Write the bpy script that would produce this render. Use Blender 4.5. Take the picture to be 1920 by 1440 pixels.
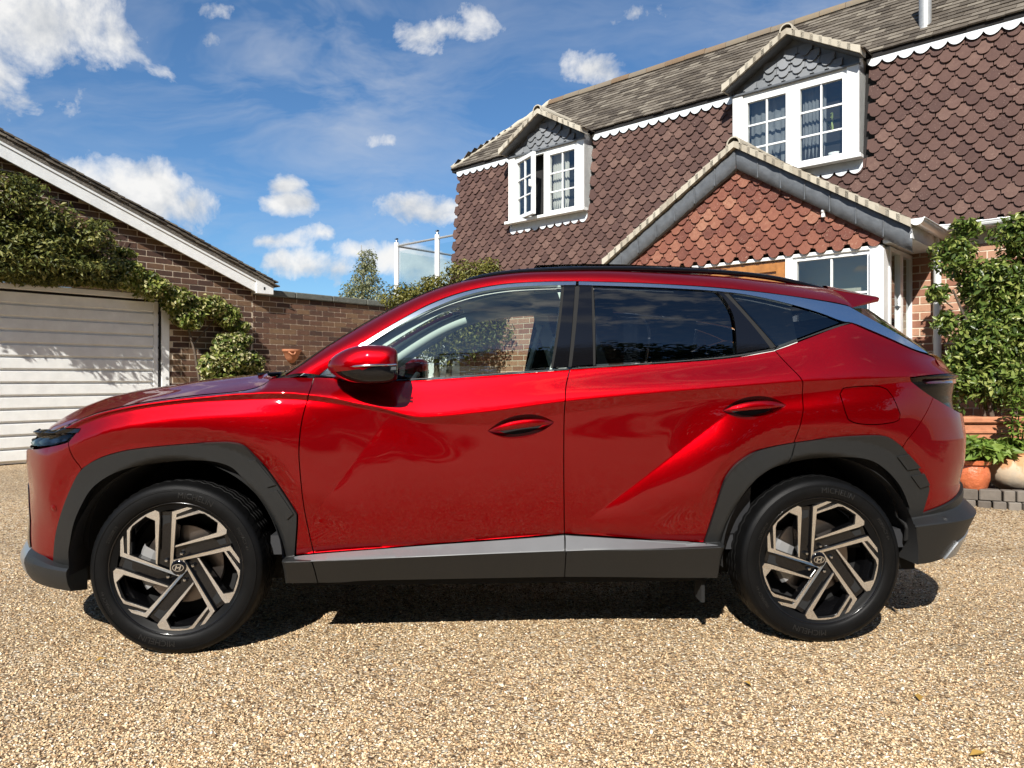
import bpy, bmesh, math, random
import numpy as np
from mathutils import Vector, Matrix
from mathutils.geometry import delaunay_2d_cdt
for o in list(bpy.data.objects): bpy.data.objects.remove(o)
SC = bpy.context.scene; COL = SC.collection
rnd = random.Random(7)

# ------------------------------------------------------------------ camera
CAM_H = 1.123
cd = bpy.data.cameras.new('camera'); cam = bpy.data.objects.new('camera', cd); COL.objects.link(cam)
cam.location = (0, 0, CAM_H); cam.rotation_euler = (math.radians(90), 0, 0)
cd.sensor_width = 36; cd.lens = 36*1397/1920; cd.shift_y = -10/1920; cd.clip_start = .05; cd.clip_end = 3000
SC.camera = cam

# ------------------------------------------------------------------ sun and sky
SUN_TRAVEL = Vector((.33, 1.16, -1.0)).normalized()
to_sun = -SUN_TRAVEL
SUN_EL = math.asin(to_sun.z); SUN_AZ = math.atan2(to_sun.x, to_sun.y)
sl = bpy.data.lights.new('sun', 'SUN'); sun = bpy.data.objects.new('sun', sl); COL.objects.link(sun)
sl.energy = 5.0; sl.angle = math.radians(.53); sl.color = (1, .955, .885)
sun.rotation_euler = SUN_TRAVEL.to_track_quat('-Z', 'Y').to_euler(); sun.location = (-6, -18, 16)
SC.view_settings.view_transform = 'Standard'; SC.view_settings.look = 'None'
SC.view_settings.exposure = .72; SC.view_settings.gamma = 1
SC.render.engine = 'CYCLES'
SC.cycles.max_bounces = 6; SC.cycles.diffuse_bounces = 3; SC.cycles.glossy_bounces = 4; SC.cycles.transparent_max_bounces = 14; SC.cycles.use_adaptive_sampling = True; SC.cycles.adaptive_threshold = .02; SC.cycles.caustics_reflective = False; SC.cycles.caustics_refractive = False
SC.cycles.use_denoising = True
SC.cycles.sample_clamp_indirect = 6

def N(nt, typ, **kw):
    n = nt.nodes.new(typ)
    for k, v in kw.items():
        if k == 'ins':
            for i, x in v.items(): n.inputs[i].default_value = x
        else: setattr(n, k, v)
    return n

world = bpy.data.worlds.new('World'); SC.world = world; world.use_nodes = True
def build_world():
    nt = world.node_tree; nt.nodes.clear(); L = nt.links.new
    out = N(nt, 'ShaderNodeOutputWorld'); bg = N(nt, 'ShaderNodeBackground'); bg.inputs[1].default_value = .068
    sky = N(nt, 'ShaderNodeTexSky', sky_type='NISHITA', sun_disc=False, sun_elevation=SUN_EL, sun_rotation=SUN_AZ, air_density=1.0, dust_density=.25, ozone_density=4.0, altitude=50)
    tc = N(nt, 'ShaderNodeTexCoord')
    nrm = N(nt, 'ShaderNodeVectorMath', operation='NORMALIZE'); L(tc.outputs['Generated'], nrm.inputs[0])
    def M(op, a, b=None, c=None, clamp=False):
        m = N(nt, 'ShaderNodeMath', operation=op, use_clamp=clamp)
        for i, x in enumerate((a, b, c)):
            if x is None: continue
            if isinstance(x, (int, float)): m.inputs[i].default_value = x
            else: L(x, m.inputs[i])
        return m.outputs[0]
    def noise(vec, scale, det, rough, dist=0, off=(0,0,0), sc=(1,1,1)):
        mp = N(nt, 'ShaderNodeMapping'); mp.inputs['Location'].default_value = off; mp.inputs['Scale'].default_value = sc; L(vec, mp.inputs[0])
        n = N(nt, 'ShaderNodeTexNoise', ins={'Scale': scale, 'Detail': det, 'Roughness': rough, 'Distortion': dist}); L(mp.outputs[0], n.inputs['Vector'])
        return n.outputs['Fac']
    # cumulus: each is a bearing (x/y, z/y of its direction from the drive), a size, and a weight; ragged by noise
    dirs = [(-.64,.475,.13,.085,1.0),(-.70,.40,.08,.05,.75),(-.66,.375,.06,.03,.65),(-.55,.45,.07,.04,.55),(-.57,.41,.05,.02,.45),(-.545,.255,.125,.042,1.25),(-.48,.245,.075,.048,1.2),(-.425,.232,.055,.034,1.0),
            (-.585,.275,.05,.03,1.0),(-.315,.262,.024,.018,.9),(-.303,.238,.036,.02,.95),(-.128,.232,.062,.028,1.1),(-.105,.226,.06,.022,.95),(-.172,.316,.028,.016,.7),(-.283,.308,.02,.008,.6),
            (-.093,.468,.07,.028,.85),(-.06,.48,.05,.035,.6),(.10,.420,.05,.026,.85),(.125,.428,.04,.018,.6),(.136,.487,.03,.018,.55),(.175,.497,.045,.022,.5),
            (-.285,.150,.07,.022,.95),(-.235,.143,.05,.022,.85),(-.32,.178,.05,.016,.7),(-.20,.165,.05,.018,.8),(-.125,.150,.09,.026,.95),(-.10,.135,.08,.02,.8),(-.40,.50,.04,.02,.55),(-.40,.464,.02,.014,.45),(-.265,.19,.035,.012,.5),(-.47,.41,.04,.02,.3)]
    sep = N(nt, 'ShaderNodeSeparateXYZ'); L(nrm.outputs[0], sep.inputs[0])
    ny = M('MAXIMUM', sep.outputs[1], .05)
    pr = N(nt, 'ShaderNodeCombineXYZ'); L(M('DIVIDE', sep.outputs[0], ny), pr.inputs[0]); L(M('DIVIDE', sep.outputs[2], ny), pr.inputs[1])
    wr = N(nt, 'ShaderNodeTexNoise', ins={'Scale': 9, 'Detail': 3, 'Roughness': .55}); L(nrm.outputs[0], wr.inputs['Vector'])
    wv = N(nt, 'ShaderNodeVectorMath', operation='MULTIPLY_ADD'); L(wr.outputs['Color'], wv.inputs[0]); wv.inputs[1].default_value = (.075,.05,0); L(pr.outputs[0], wv.inputs[2])
    acc = None; bas = None
    for cx, cz, rx, rz, w in dirs:
        s = N(nt, 'ShaderNodeVectorMath', operation='SUBTRACT'); L(wv.outputs[0], s.inputs[0]); s.inputs[1].default_value = (cx+.0375, cz+.025, 0)
        k = N(nt, 'ShaderNodeVectorMath', operation='MULTIPLY'); L(s.outputs[0], k.inputs[0]); k.inputs[1].default_value = (1/rx, 1/rz, 0)
        l = N(nt, 'ShaderNodeVectorMath', operation='LENGTH'); L(k.outputs[0], l.inputs[0])
        v = M('MULTIPLY', M('SUBTRACT', 1.25, l.outputs['Value']), w)
        sk = N(nt, 'ShaderNodeSeparateXYZ'); L(k.outputs[0], sk.inputs[0])
        acc = v if acc is None else M('SMOOTH_MAX', acc, v, .25)
        b = M('MULTIPLY', M('MAXIMUM', v, 0), sk.outputs[1]); bas = b if bas is None else M('ADD', bas, b)
    front = M('GREATER_THAN', sep.outputs[1], .06)
    # elsewhere in the sky: the same kind of fair-weather cumulus from noise on a flat cloud deck
    nz = M('MAXIMUM', sep.outputs[2], .06)
    deck = N(nt, 'ShaderNodeCombineXYZ'); L(M('DIVIDE', sep.outputs[0], nz), deck.inputs[0]); L(M('DIVIDE', sep.outputs[1], nz), deck.inputs[1])
    gen = M('MULTIPLY', M('SUBTRACT', noise(deck.outputs[0], .8, 4, .5), .56), 5)
    mask = M('ADD', M('MULTIPLY', M('MAXIMUM', acc, -1), front), M('MULTIPLY', gen, M('SUBTRACT', 1, front)))
    n1 = noise(nrm.outputs[0], 13, 7, .62, .25)
    n2 = noise(nrm.outputs[0], 13, 4, .6, .25, off=(.012, .0, -.03))
    dens = M('MULTIPLY', M('ADD', M('ADD', mask, -.34), M('MULTIPLY', M('SUBTRACT', n1, .5), 3.0)), 1.15, clamp=True)
    dens = M('MULTIPLY', dens, M('SUBTRACT', 2, dens))
    # thin high cirrus streaks
    ci = noise(wv.outputs[0], 2.6, 5, .62, .6, sc=(1.2, 3.4, 1), off=(.7,.1,0)); ci2 = noise(nrm.outputs[0], 2.1, 3, .5)
    cir = M('MULTIPLY', M('MULTIPLY', M('SUBTRACT', ci, .42), 1.9, clamp=True), M('MULTIPLY', M('SUBTRACT', ci2, .34), 3.0, clamp=True), clamp=True)
    cir = M('MULTIPLY', cir, .95)
    sh = M('ADD', M('ADD', .70, M('MULTIPLY', M('SUBTRACT', n1, n2), 2.6)), M('MULTIPLY', bas, .22), clamp=True)
    cc = N(nt, 'ShaderNodeMix', data_type='RGBA'); cc.inputs['A'].default_value = (4.6,4.9,5.3,1); cc.inputs['B'].default_value = (8.6,8.5,8.3,1); L(sh, cc.inputs['Factor'])
    tn = N(nt, 'ShaderNodeVectorMath', operation='MULTIPLY'); L(sky.outputs[0], tn.inputs[0]); tn.inputs[1].default_value = (.68,.93,1.09)
    m1 = N(nt, 'ShaderNodeMix', data_type='RGBA'); L(cir, m1.inputs['Factor']); L(tn.outputs[0], m1.inputs['A']); m1.inputs['B'].default_value = (6,6.3,6.8,1)
    m2 = N(nt, 'ShaderNodeMix', data_type='RGBA'); L(M('MULTIPLY', dens, .96), m2.inputs['Factor']); L(m1.outputs['Result'], m2.inputs['A']); L(cc.outputs['Result'], m2.inputs['B'])
    L(m2.outputs['Result'], bg.inputs[0]); L(bg.outputs[0], out.inputs[0])
world.cycles.sampling_method = 'MANUAL'; world.cycles.sample_map_resolution = 256
build_world()

# ------------------------------------------------------------------ helpers
def link(o, parent=None):
    COL.objects.link(o)
    if parent is not None: o.parent = parent
    return o
def tag(o, label=None, cat=None, group=None, kind=None):
    for k, v in (('label', label), ('category', cat), ('group', group), ('kind', kind)):
        if v: o[k] = v
    return o
def empty(name, loc=(0,0,0), rz=0, parent=None):
    o = bpy.data.objects.new(name, None); o.location = loc; o.rotation_euler = (0,0,rz); o.empty_display_size = .1
    return link(o, parent)
def mesh_from(verts, faces, smooth=False, mats=None, mi=None):
    me = bpy.data.meshes.new('mesh'); me.from_pydata([tuple(map(float, v)) for v in verts], [], [tuple(map(int, f)) for f in faces])
    if mats:
        for m in mats: me.materials.append(m)
    if mi is not None: me.polygons.foreach_set('material_index', np.asarray(mi, np.int32))
    if smooth: me.polygons.foreach_set('use_smooth', np.ones(len(me.polygons), bool))
    me.update(); return me
def put(name, me, parent=None, loc=(0,0,0), rot=(0,0,0), mat=None):
    if mat is not None and not me.materials: me.materials.append(mat)
    me.name = name
    o = bpy.data.objects.new(name, me); o.location = loc; o.rotation_euler = rot
    return link(o, parent)
class MB:
    """collects shapes into one mesh"""
    def __init__(s): s.v = []; s.f = []; s.m = []; s.cur = 0
    def add(s, vs, fs):
        b = len(s.v); s.v += [tuple(v) for v in vs]; s.f += [tuple(i+b for i in f) for f in fs]; s.m += [s.cur]*len(fs); return s
    def box(s, lo, hi, bev=0.0, fr=None):
        x0,y0,z0 = lo; x1,y1,z1 = hi
        if bev <= 0:
            vs = [(x,y,z) for x in (x0,x1) for y in (y0,y1) for z in (z0,z1)]
            fs = [(0,1,3,2),(4,6,7,5),(0,4,5,1),(2,3,7,6),(0,2,6,4),(1,5,7,3)]
        else:
            vs = []; 
            for x, sx in ((x0,1),(x1,-1)):
                for y, sy in ((y0,1),(y1,-1)):
                    for z, sz in ((z0,1),(z1,-1)):
                        vs += [(x, y+sy*bev, z+sz*bev), (x+sx*bev, y, z+sz*bev), (x+sx*bev, y+sy*bev, z)]
            bm = bmesh.new()
            for v in vs: bm.verts.new(v)
            r = bmesh.ops.convex_hull(bm, input=bm.verts[:]); bm.verts.ensure_lookup_table(); bm.verts.index_update()
            vs = [tuple(v.co) for v in bm.verts]; fs = [tuple(v.index for v in f.verts) for f in bm.faces]; bm.free()
        if fr is not None: vs = [fr @ Vector(v) for v in vs]
        return s.add(vs, fs)
    def prism(s, poly, h0, h1, fr=None, cap=(True, True)):
        """poly in local xy, extruded along local z from h0 to h1, ccw"""
        n = len(poly); vs = [(p[0],p[1],h0) for p in poly]+[(p[0],p[1],h1) for p in poly]
        fs = [(i,(i+1)%n,n+(i+1)%n,n+i) for i in range(n)]
        if cap[0]: fs.append(tuple(range(n-1,-1,-1)))
        if cap[1]: fs.append(tuple(range(n,2*n)))
        if fr is not None: vs = [fr @ Vector(v) for v in vs]
        return s.add(vs, fs)
    def tube(s, path, r, n=8, caps=True, close=False):
        P = [Vector(p) for p in path]; rs = r if hasattr(r, '__len__') else [r]*len(P); rings = []
        t0 = (P[1]-P[0]).normalized(); ref = Vector((0,0,1)) if abs(t0.z) < .9 else Vector((1,0,0)); nx = t0.cross(ref).normalized()
        b = len(s.v); vs = []
        for i, p in enumerate(P):
            t = (P[min(i+1,len(P)-1)]-P[max(i-1,0)]).normalized()
            nx = (nx - t*nx.dot(t)).normalized(); ny = t.cross(nx)
            vs += [p+nx*math.cos(2*math.pi*k/n)*rs[i]+ny*math.sin(2*math.pi*k/n)*rs[i] for k in range(n)]
        fs = [(i*n+k, i*n+(k+1)%n, (i+1)*n+(k+1)%n, (i+1)*n+k) for i in range(len(P)-1) for k in range(n)]
        if caps: fs += [tuple(range(n-1,-1,-1)), tuple((len(P)-1)*n+k for k in range(n))]
        return s.add(vs, fs)
    def lathe(s, prof, n=48, fr=None, close=False, a0=0, a1=2*math.pi):
        """prof of (r,h) turned about local z"""
        full = abs(a1-a0-2*math.pi) < 1e-6; m = n if full else n+1
        vs = [(r*math.cos(a0+(a1-a0)*k/n), r*math.sin(a0+(a1-a0)*k/n), h) for k in range(m) for r, h in prof]; q = len(prof); fs = []
        for k in range(n):
            k2 = (k+1) % m
            for i in range(q-1): fs.append((k*q+i, k2*q+i, k2*q+i+1, k*q+i+1))
        if fr is not None: vs = [fr @ Vector(v) for v in vs]
        return s.add(vs, fs)
    def grid(s, P):
        """P[i][j] points"""
        n, m = len(P), len(P[0])
        return s.add([p for r in P for p in r], [(i*m+j, i*m+j+1, (i+1)*m+j+1, (i+1)*m+j) for i in range(n-1) for j in range(m-1)])
    def mesh(s, smooth=False, mats=None, fix=False, angle=None):
        me = mesh_from(s.v, s.f, smooth, mats, s.m if mats and len(mats) > 1 else None)
        if fix:
            bm = bmesh.new(); bm.from_mesh(me); bmesh.ops.recalc_face_normals(bm, faces=bm.faces[:]); bm.to_mesh(me); bm.free()
        if angle is not None:
            me.polygons.foreach_set('use_smooth', np.ones(len(me.polygons), bool)); me.set_sharp_from_angle(angle=math.radians(angle))
        return me
    def build(s, name, mat, parent=None, smooth=False, fix=False, angle=None, loc=(0,0,0), rot=(0,0,0)):
        mats = mat if isinstance(mat, (list, tuple)) else [mat]
        return put(name, s.mesh(smooth, mats, fix, angle), parent, loc, rot)
def copy_tree(o, parent=None):
    c = o.copy(); COL.objects.link(c)
    if parent is not None: c.parent = parent
    for ch in list(o.children): copy_tree(ch, c)
    return c

# ------------------------------------------------------------------ materials
def mat(name, col, rough=.5, metal=0., coat=0., coat_r=.03, spec=.5, emis=None, var=None, bump=None, tint=None, trans=0., ior=1.5, subs=0., rvar=0.):
    """principled; var=(scale, amount[, detail]) mottles the colour, bump=(scale, distance[, detail]), tint=per-object random amount"""
    m = bpy.data.materials.new(name); m.use_nodes = True; nt = m.node_tree; b = nt.nodes['Principled BSDF']; L = nt.links.new
    b.inputs['Base Color'].default_value = (*col, 1); b.inputs['Roughness'].default_value = rough; b.inputs['Metallic'].default_value = metal
    b.inputs['Coat Weight'].default_value = coat; b.inputs['Coat Roughness'].default_value = coat_r; b.inputs['Specular IOR Level'].default_value = spec
    b.inputs['Transmission Weight'].default_value = trans; b.inputs['IOR'].default_value = ior
    if emis: b.inputs['Emission Color'].default_value = (*emis[:3],1); b.inputs['Emission Strength'].default_value = emis[3]
    tc = N(nt, 'ShaderNodeTexCoord'); last = None
    geo = N(nt, 'ShaderNodeNewGeometry')
    if var or tint:
        hs = N(nt, 'ShaderNodeHueSaturation'); hs.inputs['Color'].default_value = (*col, 1); L(hs.outputs[0], b.inputs['Base Color'])
        val = N(nt, 'ShaderNodeMath', operation='ADD'); val.inputs[0].default_value = 1; val.inputs[1].default_value = 0; L(val.outputs[0], hs.inputs['Value'])
        if var:
            n = N(nt, 'ShaderNodeTexNoise', ins={'Scale': var[0], 'Detail': var[2] if len(var) > 2 else 5, 'Roughness': .62}); L(geo.outputs['Position'], n.inputs['Vector'])
            mm = N(nt, 'ShaderNodeMapRange', ins={1: .25, 2: .75, 3: 1-var[1], 4: 1+var[1]}); L(n.outputs['Fac'], mm.inputs[0]); L(mm.outputs[0], val.inputs[0])
            if rvar:
                rr = N(nt, 'ShaderNodeMapRange', ins={1: .3, 2: .7, 3: max(rough-rvar,0), 4: min(rough+rvar,1)}); L(n.outputs['Fac'], rr.inputs[0]); L(rr.outputs[0], b.inputs['Roughness'])
        if tint:
            oi = N(nt, 'ShaderNodeObjectInfo'); mm = N(nt, 'ShaderNodeMapRange', ins={1: 0, 2: 1, 3: -tint, 4: tint}); L(oi.outputs['Random'], mm.inputs[0]); L(mm.outputs[0], val.inputs[1])
            wn = N(nt, 'ShaderNodeTexWhiteNoise', noise_dimensions='1D'); L(oi.outputs['Random'], wn.inputs['W'])
            hh = N(nt, 'ShaderNodeMapRange', ins={1: 0, 2: 1, 3: .5-tint*.05, 4: .5+tint*.05}); L(wn.outputs['Value'], hh.inputs[0]); L(hh.outputs[0], hs.inputs['Hue'])
            ssn = N(nt, 'ShaderNodeMapRange', ins={1: 0, 2: 1, 3: 1-tint, 4: 1+tint*.6}); L(wn.outputs['Value'], ssn.inputs[0]); L(ssn.outputs[0], hs.inputs['Saturation'])
    if bump:
        n = N(nt, 'ShaderNodeTexNoise', ins={'Scale': bump[0], 'Detail': bump[2] if len(bump) > 2 else 4, 'Roughness': .6}); L(geo.outputs['Position'], n.inputs['Vector'])
        bp = N(nt, 'ShaderNodeBump', ins={'Distance': bump[1], 'Strength': 1}); L(n.outputs['Fac'], bp.inputs['Height']); L(bp.outputs[0], b.inputs['Normal'])
    return m
def glass_mat(name, tint, refl=1.0, base=.0, rough=0.0):
    m = bpy.data.materials.new(name); m.use_nodes = True; nt = m.node_tree; nt.nodes.clear(); L = nt.links.new
    out = N(nt, 'ShaderNodeOutputMaterial'); mix = N(nt, 'ShaderNodeMixShader'); tr = N(nt, 'ShaderNodeBsdfTransparent'); gl = N(nt, 'ShaderNodeBsdfGlossy')
    tr.inputs[0].default_value = (*tint, 1); gl.inputs[0].default_value = (1,1,1,1); gl.inputs['Roughness'].default_value = rough
    lw = N(nt, 'ShaderNodeLayerWeight', ins={'Blend': .5}); pw_ = N(nt, 'ShaderNodeMath', operation='POWER'); L(lw.outputs['Facing'], pw_.inputs[0]); pw_.inputs[1].default_value = 5
    mm = N(nt, 'ShaderNodeMath', operation='MULTIPLY_ADD', use_clamp=True); L(pw_.outputs[0], mm.inputs[0]); mm.inputs[1].default_value = .95; mm.inputs[2].default_value = .043*refl+base
    L(mm.outputs[0], mix.inputs[0]); L(tr.outputs[0], mix.inputs[1]); L(gl.outputs[0], mix.inputs[2]); L(mix.outputs[0], out.inputs[0])
    return m
# ---- body-side surface of the car: plan curve C(a) plus an offset d(a,z) along its normal ----
PLAN = [(-.885,0),(-.88,.12),(-.868,.25),(-.845,.37),(-.79,.50),(-.715,.62),(-.64,.715),(-.54,.80),(-.40,.865),(-.2,.897),
        (0,.905),(.4,.908),(.9,.908),(1.4,.908),(1.9,.908),(2.4,.908),(2.7,.905),(2.95,.893),(3.15,.862),(3.31,.80),
        (3.43,.70),(3.51,.57),(3.555,.42),(3.578,.25),(3.586,.1),(3.588,0)]
def _pchip(x, y):
    x = np.asarray(x, float); y = np.asarray(y, float)
    h = np.diff(x); dl = np.diff(y)/h; m = np.zeros(len(x))
    for i in range(1, len(x)-1):
        if dl[i-1]*dl[i] > 0:
            w1 = 2*h[i]+h[i-1]; w2 = h[i]+2*h[i-1]
            m[i] = (w1+w2)/(w1/dl[i-1]+w2/dl[i])
    m[0] = dl[0]; m[-1] = dl[-1]
    def f(t):
        t = np.clip(np.asarray(t, float), x[0], x[-1])
        i = np.clip(np.searchsorted(x, t, side='right')-1, 0, len(x)-2)
        s = (t-x[i])/h[i]
        return ((1+2*s)*(1-s)**2*y[i] + s*(1-s)**2*h[i]*m[i] + s*s*(3-2*s)*y[i+1] + s*s*(s-1)*h[i]*m[i+1])
    return f
def _catmull(pts, n=24):
    P = np.array(pts, float); P = np.vstack([2*P[0]-P[1], P, 2*P[-1]-P[-2]]); out = []
    for i in range(1, len(P)-2):
        p0, p1, p2, p3 = P[i-1:i+3]
        d01 = max(np.linalg.norm(p1-p0),1e-6)**.5; d12 = max(np.linalg.norm(p2-p1),1e-6)**.5; d23 = max(np.linalg.norm(p3-p2),1e-6)**.5
        m1 = (p2-p1) + d12*((p1-p0)/d01 - (p2-p0)/(d01+d12)) if d01>1e-4 else p2-p1
        m2 = (p2-p1) + d12*((p3-p2)/d23 - (p3-p1)/(d12+d23)) if d23>1e-4 else p2-p1
        for s in np.linspace(0, 1, n, endpoint=False):
            out.append((2*s**3-3*s*s+1)*p1 + (s**3-2*s*s+s)*m1 + (-2*s**3+3*s*s)*p2 + (s**3-s*s)*m2)
    out.append(P[-2]); return np.array(out)
_C = _catmull(PLAN); _L = np.concatenate([[0], np.cumsum(np.linalg.norm(np.diff(_C, axis=0), axis=1))])
_L -= np.interp(1.0, _C[:,0], _L) - 1.0                 # a == u in the middle of the car
A0, A1 = _L[0], _L[-1]
_T = np.gradient(_C, _L, axis=0); _T /= np.linalg.norm(_T, axis=1)[:,None]
def plan(a):
    a = np.asarray(a, float)
    u = np.interp(a, _L, _C[:,0]); v = np.interp(a, _L, _C[:,1])
    tu = np.interp(a, _L, _T[:,0]); tv = np.interp(a, _L, _T[:,1]); n = np.hypot(tu, tv)
    return u, v, -tv/n, tu/n
def dG(z): return -.052 - .20*(z-1.15) - .55*np.maximum(z-1.15,0)**2      # lean of the side glass
def surf(a, z, off=0.0):
    d = dfield(a, z) + off
    u, v, nu, nv = plan(a)
    return np.stack([u+nu*d, v+nv*d, np.asarray(z, float)+0*u], -1)
def surf_n(a, z, e=.003):
    Sa = surf(a+e, z)-surf(a-e, z); Sz = surf(a, z+e)-surf(a, z-e)
    n = np.cross(Sz, Sa); n /= np.linalg.norm(n, axis=-1)[...,None]
    return n
LINES = {
 'L0': [(-0.9346,0.2041), (-0.9346,0.2673), (-0.4977,0.2391), (-0.0897,0.2633), (0.4284,0.2708), (0.6616,0.272), (1.0097,0.2806), (1.5905,0.2841), (2.2471,0.2731), (2.7088,0.2936), (3.1639,0.3075), (3.3903,0.3307), (3.5392,0.358)],
 'L2': [(-0.9227,0.264), (-0.541,0.3235), (-0.061,0.359), (0.4512,0.3796), (0.5522,0.3806), (1.0138,0.3946), (1.5826,0.4099), (2.2211,0.4205), (2.6756,0.4418), (3.1193,0.4913), (3.6264,0.5193)],
 'L3': [(-0.9346,0.2787), (-0.6725,0.317), (-0.0838,0.3701), (0.4666,0.3888), (0.541,0.399), (1.0105,0.4291), (1.5889,0.4654), (2.1873,0.4274), (2.7022,0.4691), (3.1748,0.5207), (3.5392,0.5726)],
 'L6': [(-0.5496,0.8757), (-0.465,0.9004), (-0.37,0.9412), (-0.2385,0.9829), (-0.0159,1.0196), (0.1266,1.0323), (0.2669,1.0386), (0.4099,1.0428), (0.517,1.0383), (0.5878,1.0317), (0.661,1.0207), (0.743,1.0053), (0.8902,0.9744), (1.0142,0.9412), (1.233,0.9318), (1.5863,0.9793), (2.124,1.0338), (2.5799,1.0601), (2.8133,1.0846), (3.0599,1.1093), (3.2694,1.116)],
 'L7': [(-0.526,0.8995), (-0.4481,0.9234), (-0.3586,0.9615), (-0.23,0.9986), (-0.01,1.035), (0.1317,1.0499), (0.2713,1.0627), (0.3774,1.0648), (0.4498,1.0647), (0.5201,1.0581), (0.5907,1.0494), (0.6635,1.0363), (0.7171,1.0232), (0.8096,1.0057), (0.9934,0.9639), (1.2329,0.983), (1.5846,1.0284), (2.1199,1.0764), (2.585,1.1118), (3.0486,1.1298), (3.2493,1.1346)],
 'L8': [(-0.6322,0.9055), (-0.5334,0.9289), (-0.4453,0.9573), (-0.336,0.989), (-0.196,1.02), (-0.0403,1.0461), (0.0873,1.0613), (0.193,1.0698), (0.2769,1.0807), (0.3295,1.1007), (0.3634,1.1252), (0.4509,1.132), (0.5417,1.1319), (0.6576,1.1252), (0.8676,1.1119), (1.2334,1.1342), (1.5967,1.1589), (2.0648,1.191), (2.323,1.212), (2.5022,1.247), (2.6709,1.3037), (2.8442,1.3669), (2.8813,1.3599), (2.9761,1.3174), (3.2574,1.2273), (3.5456,1.1729)],
}
def _line(key):
    t = np.array(LINES[key]); o = np.argsort(t[:,0]); return _pchip(t[o,0]+np.arange(len(o))*1e-6, t[o,1])
_zf = {k: _line(k) for k in LINES}
_d8 = _pchip([-.9,-.62,-.40,-.1,.25,.46,.60,.75,4],[-.05,-.05,-.055,-.062,-.085,-.105,-.075,-.052,-.052])
def _ss(x, a, b):
    t = np.clip((x-a)/(b-a), 0, 1); return t*t*(3-2*t)
def dfield(a, z):
    a = np.asarray(a, float); z = np.asarray(z, float); a, z = np.broadcast_arrays(a, z)
    z0, z2, z3, z6, z7, z8 = (_zf[k](a) for k in ('L0','L2','L3','L6','L7','L8'))
    z7 = np.maximum(z7, z6+.006); z8 = np.maximum(z8, z7+.012)
    d8 = np.where(a > .78, dG(np.maximum(z8, 1.15)), _d8(a))
    bl = _ss(a, .42, .85)*(1-.6*_ss(a, 2.45, 2.75))
    zs = [z0-.10, z0, z2, z3, z3+.05, z3+.55*(z6-z3), z6-.03, z6, z7, z8]
    ds = [-.13+0*a, -.075+0*a, -.010+0*a, -.062+0*a, -.050+0*a, -.012-.004*bl, .006-.012*bl, -.004+0*a, .010+0*a, d8]
    up = dG(z)-dG(z8)+d8
    # monotone cubic through the lower stations (slopes by centred differences), straight facets above the crease
    r = np.where(z < zs[0], ds[0], 0.0)
    n = len(zs); sl = [(ds[i+1]-ds[i])/np.maximum(zs[i+1]-zs[i], 1e-3) for i in range(n-1)]
    for i in range(n-1):
        h = np.maximum(zs[i+1]-zs[i], 1e-3); t = np.clip((z-zs[i])/h, 0, 1)
        m0 = sl[i] if i in (0,1,2,3,7,8) else .5*(sl[i]+sl[i-1])
        m1 = sl[i] if i in (0,1,2,6,7) else (.5*(sl[i]+sl[i+1]) if i < n-2 else .6*sl[i])
        if i == 8: m0 = sl[i]*.45
        c = (2*t**3-3*t*t+1)*ds[i]+(t**3-2*t*t+t)*h*m0+(-2*t**3+3*t*t)*ds[i+1]+(t**3-t*t)*h*m1
        r = np.where((z >= zs[i]) & (z < zs[i+1]), c, r)
    r = np.where(z >= zs[-1], up, r)
    # diagonal facets on the doors
    def diag(p, q, amp, wid, side):
        ex, ez = q[0]-p[0], q[1]-p[1]; L = math.hypot(ex, ez)
        s = ((a-p[0])*ez-(z-p[1])*ex)/L*side
        t = ((a-p[0])*ex+(z-p[1])*ez)/(L*L)
        fade = _ss(t, -.05, .25)*(1-_ss(t, .82, 1.12))
        sp = np.maximum(s, 0)/wid; return amp*sp*np.exp(1-sp)*fade
    r = r + diag((.52,.52),(.86,.965), .006, .15, 1) * (1-_ss(z, z6-.02, z6))
    r = r + diag((1.66,.51),(2.28,.985), .019, .145, 1) * (1-_ss(z, z6-.03, z6))
    # flared lips over the wheels: a crease just outside the cladding, tucked in below it
    for ac, hw in ((-.02,.52),(2.68,.50)):
        q = (np.maximum(np.abs(a-ac)/hw,1e-6)**2.6 + np.maximum((z-.35)/.518,1e-6)**2.6)**(1/2.6)
        b = .017*np.where(q < 1.11, np.clip((q-1.0)/.11,0,1), 1-_ss(q, 1.11, 1.55))*_ss(z, .50, .66)
        r = r + b*(1-_ss(z, z6-.07, z6-.01))
    # bumpers: the ends of the car belly out below the lamps
    r = r + _ss(-a, .48, .85)*np.interp(z, [.2,.26,.34,.42,.5,.65,.8,.9], [.045,.055,.060,.048,.032,.018,.012,0])
    r = r + _ss(a, 3.05, 3.45)*np.interp(z, [.25,.32,.45,.55,.60,.65,.75,.85,.95,1.05,1.16,1.25], [.035,.042,.045,.048,.042,.026,.030,.024,.0,-.028,-.03,0])
    return r
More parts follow.
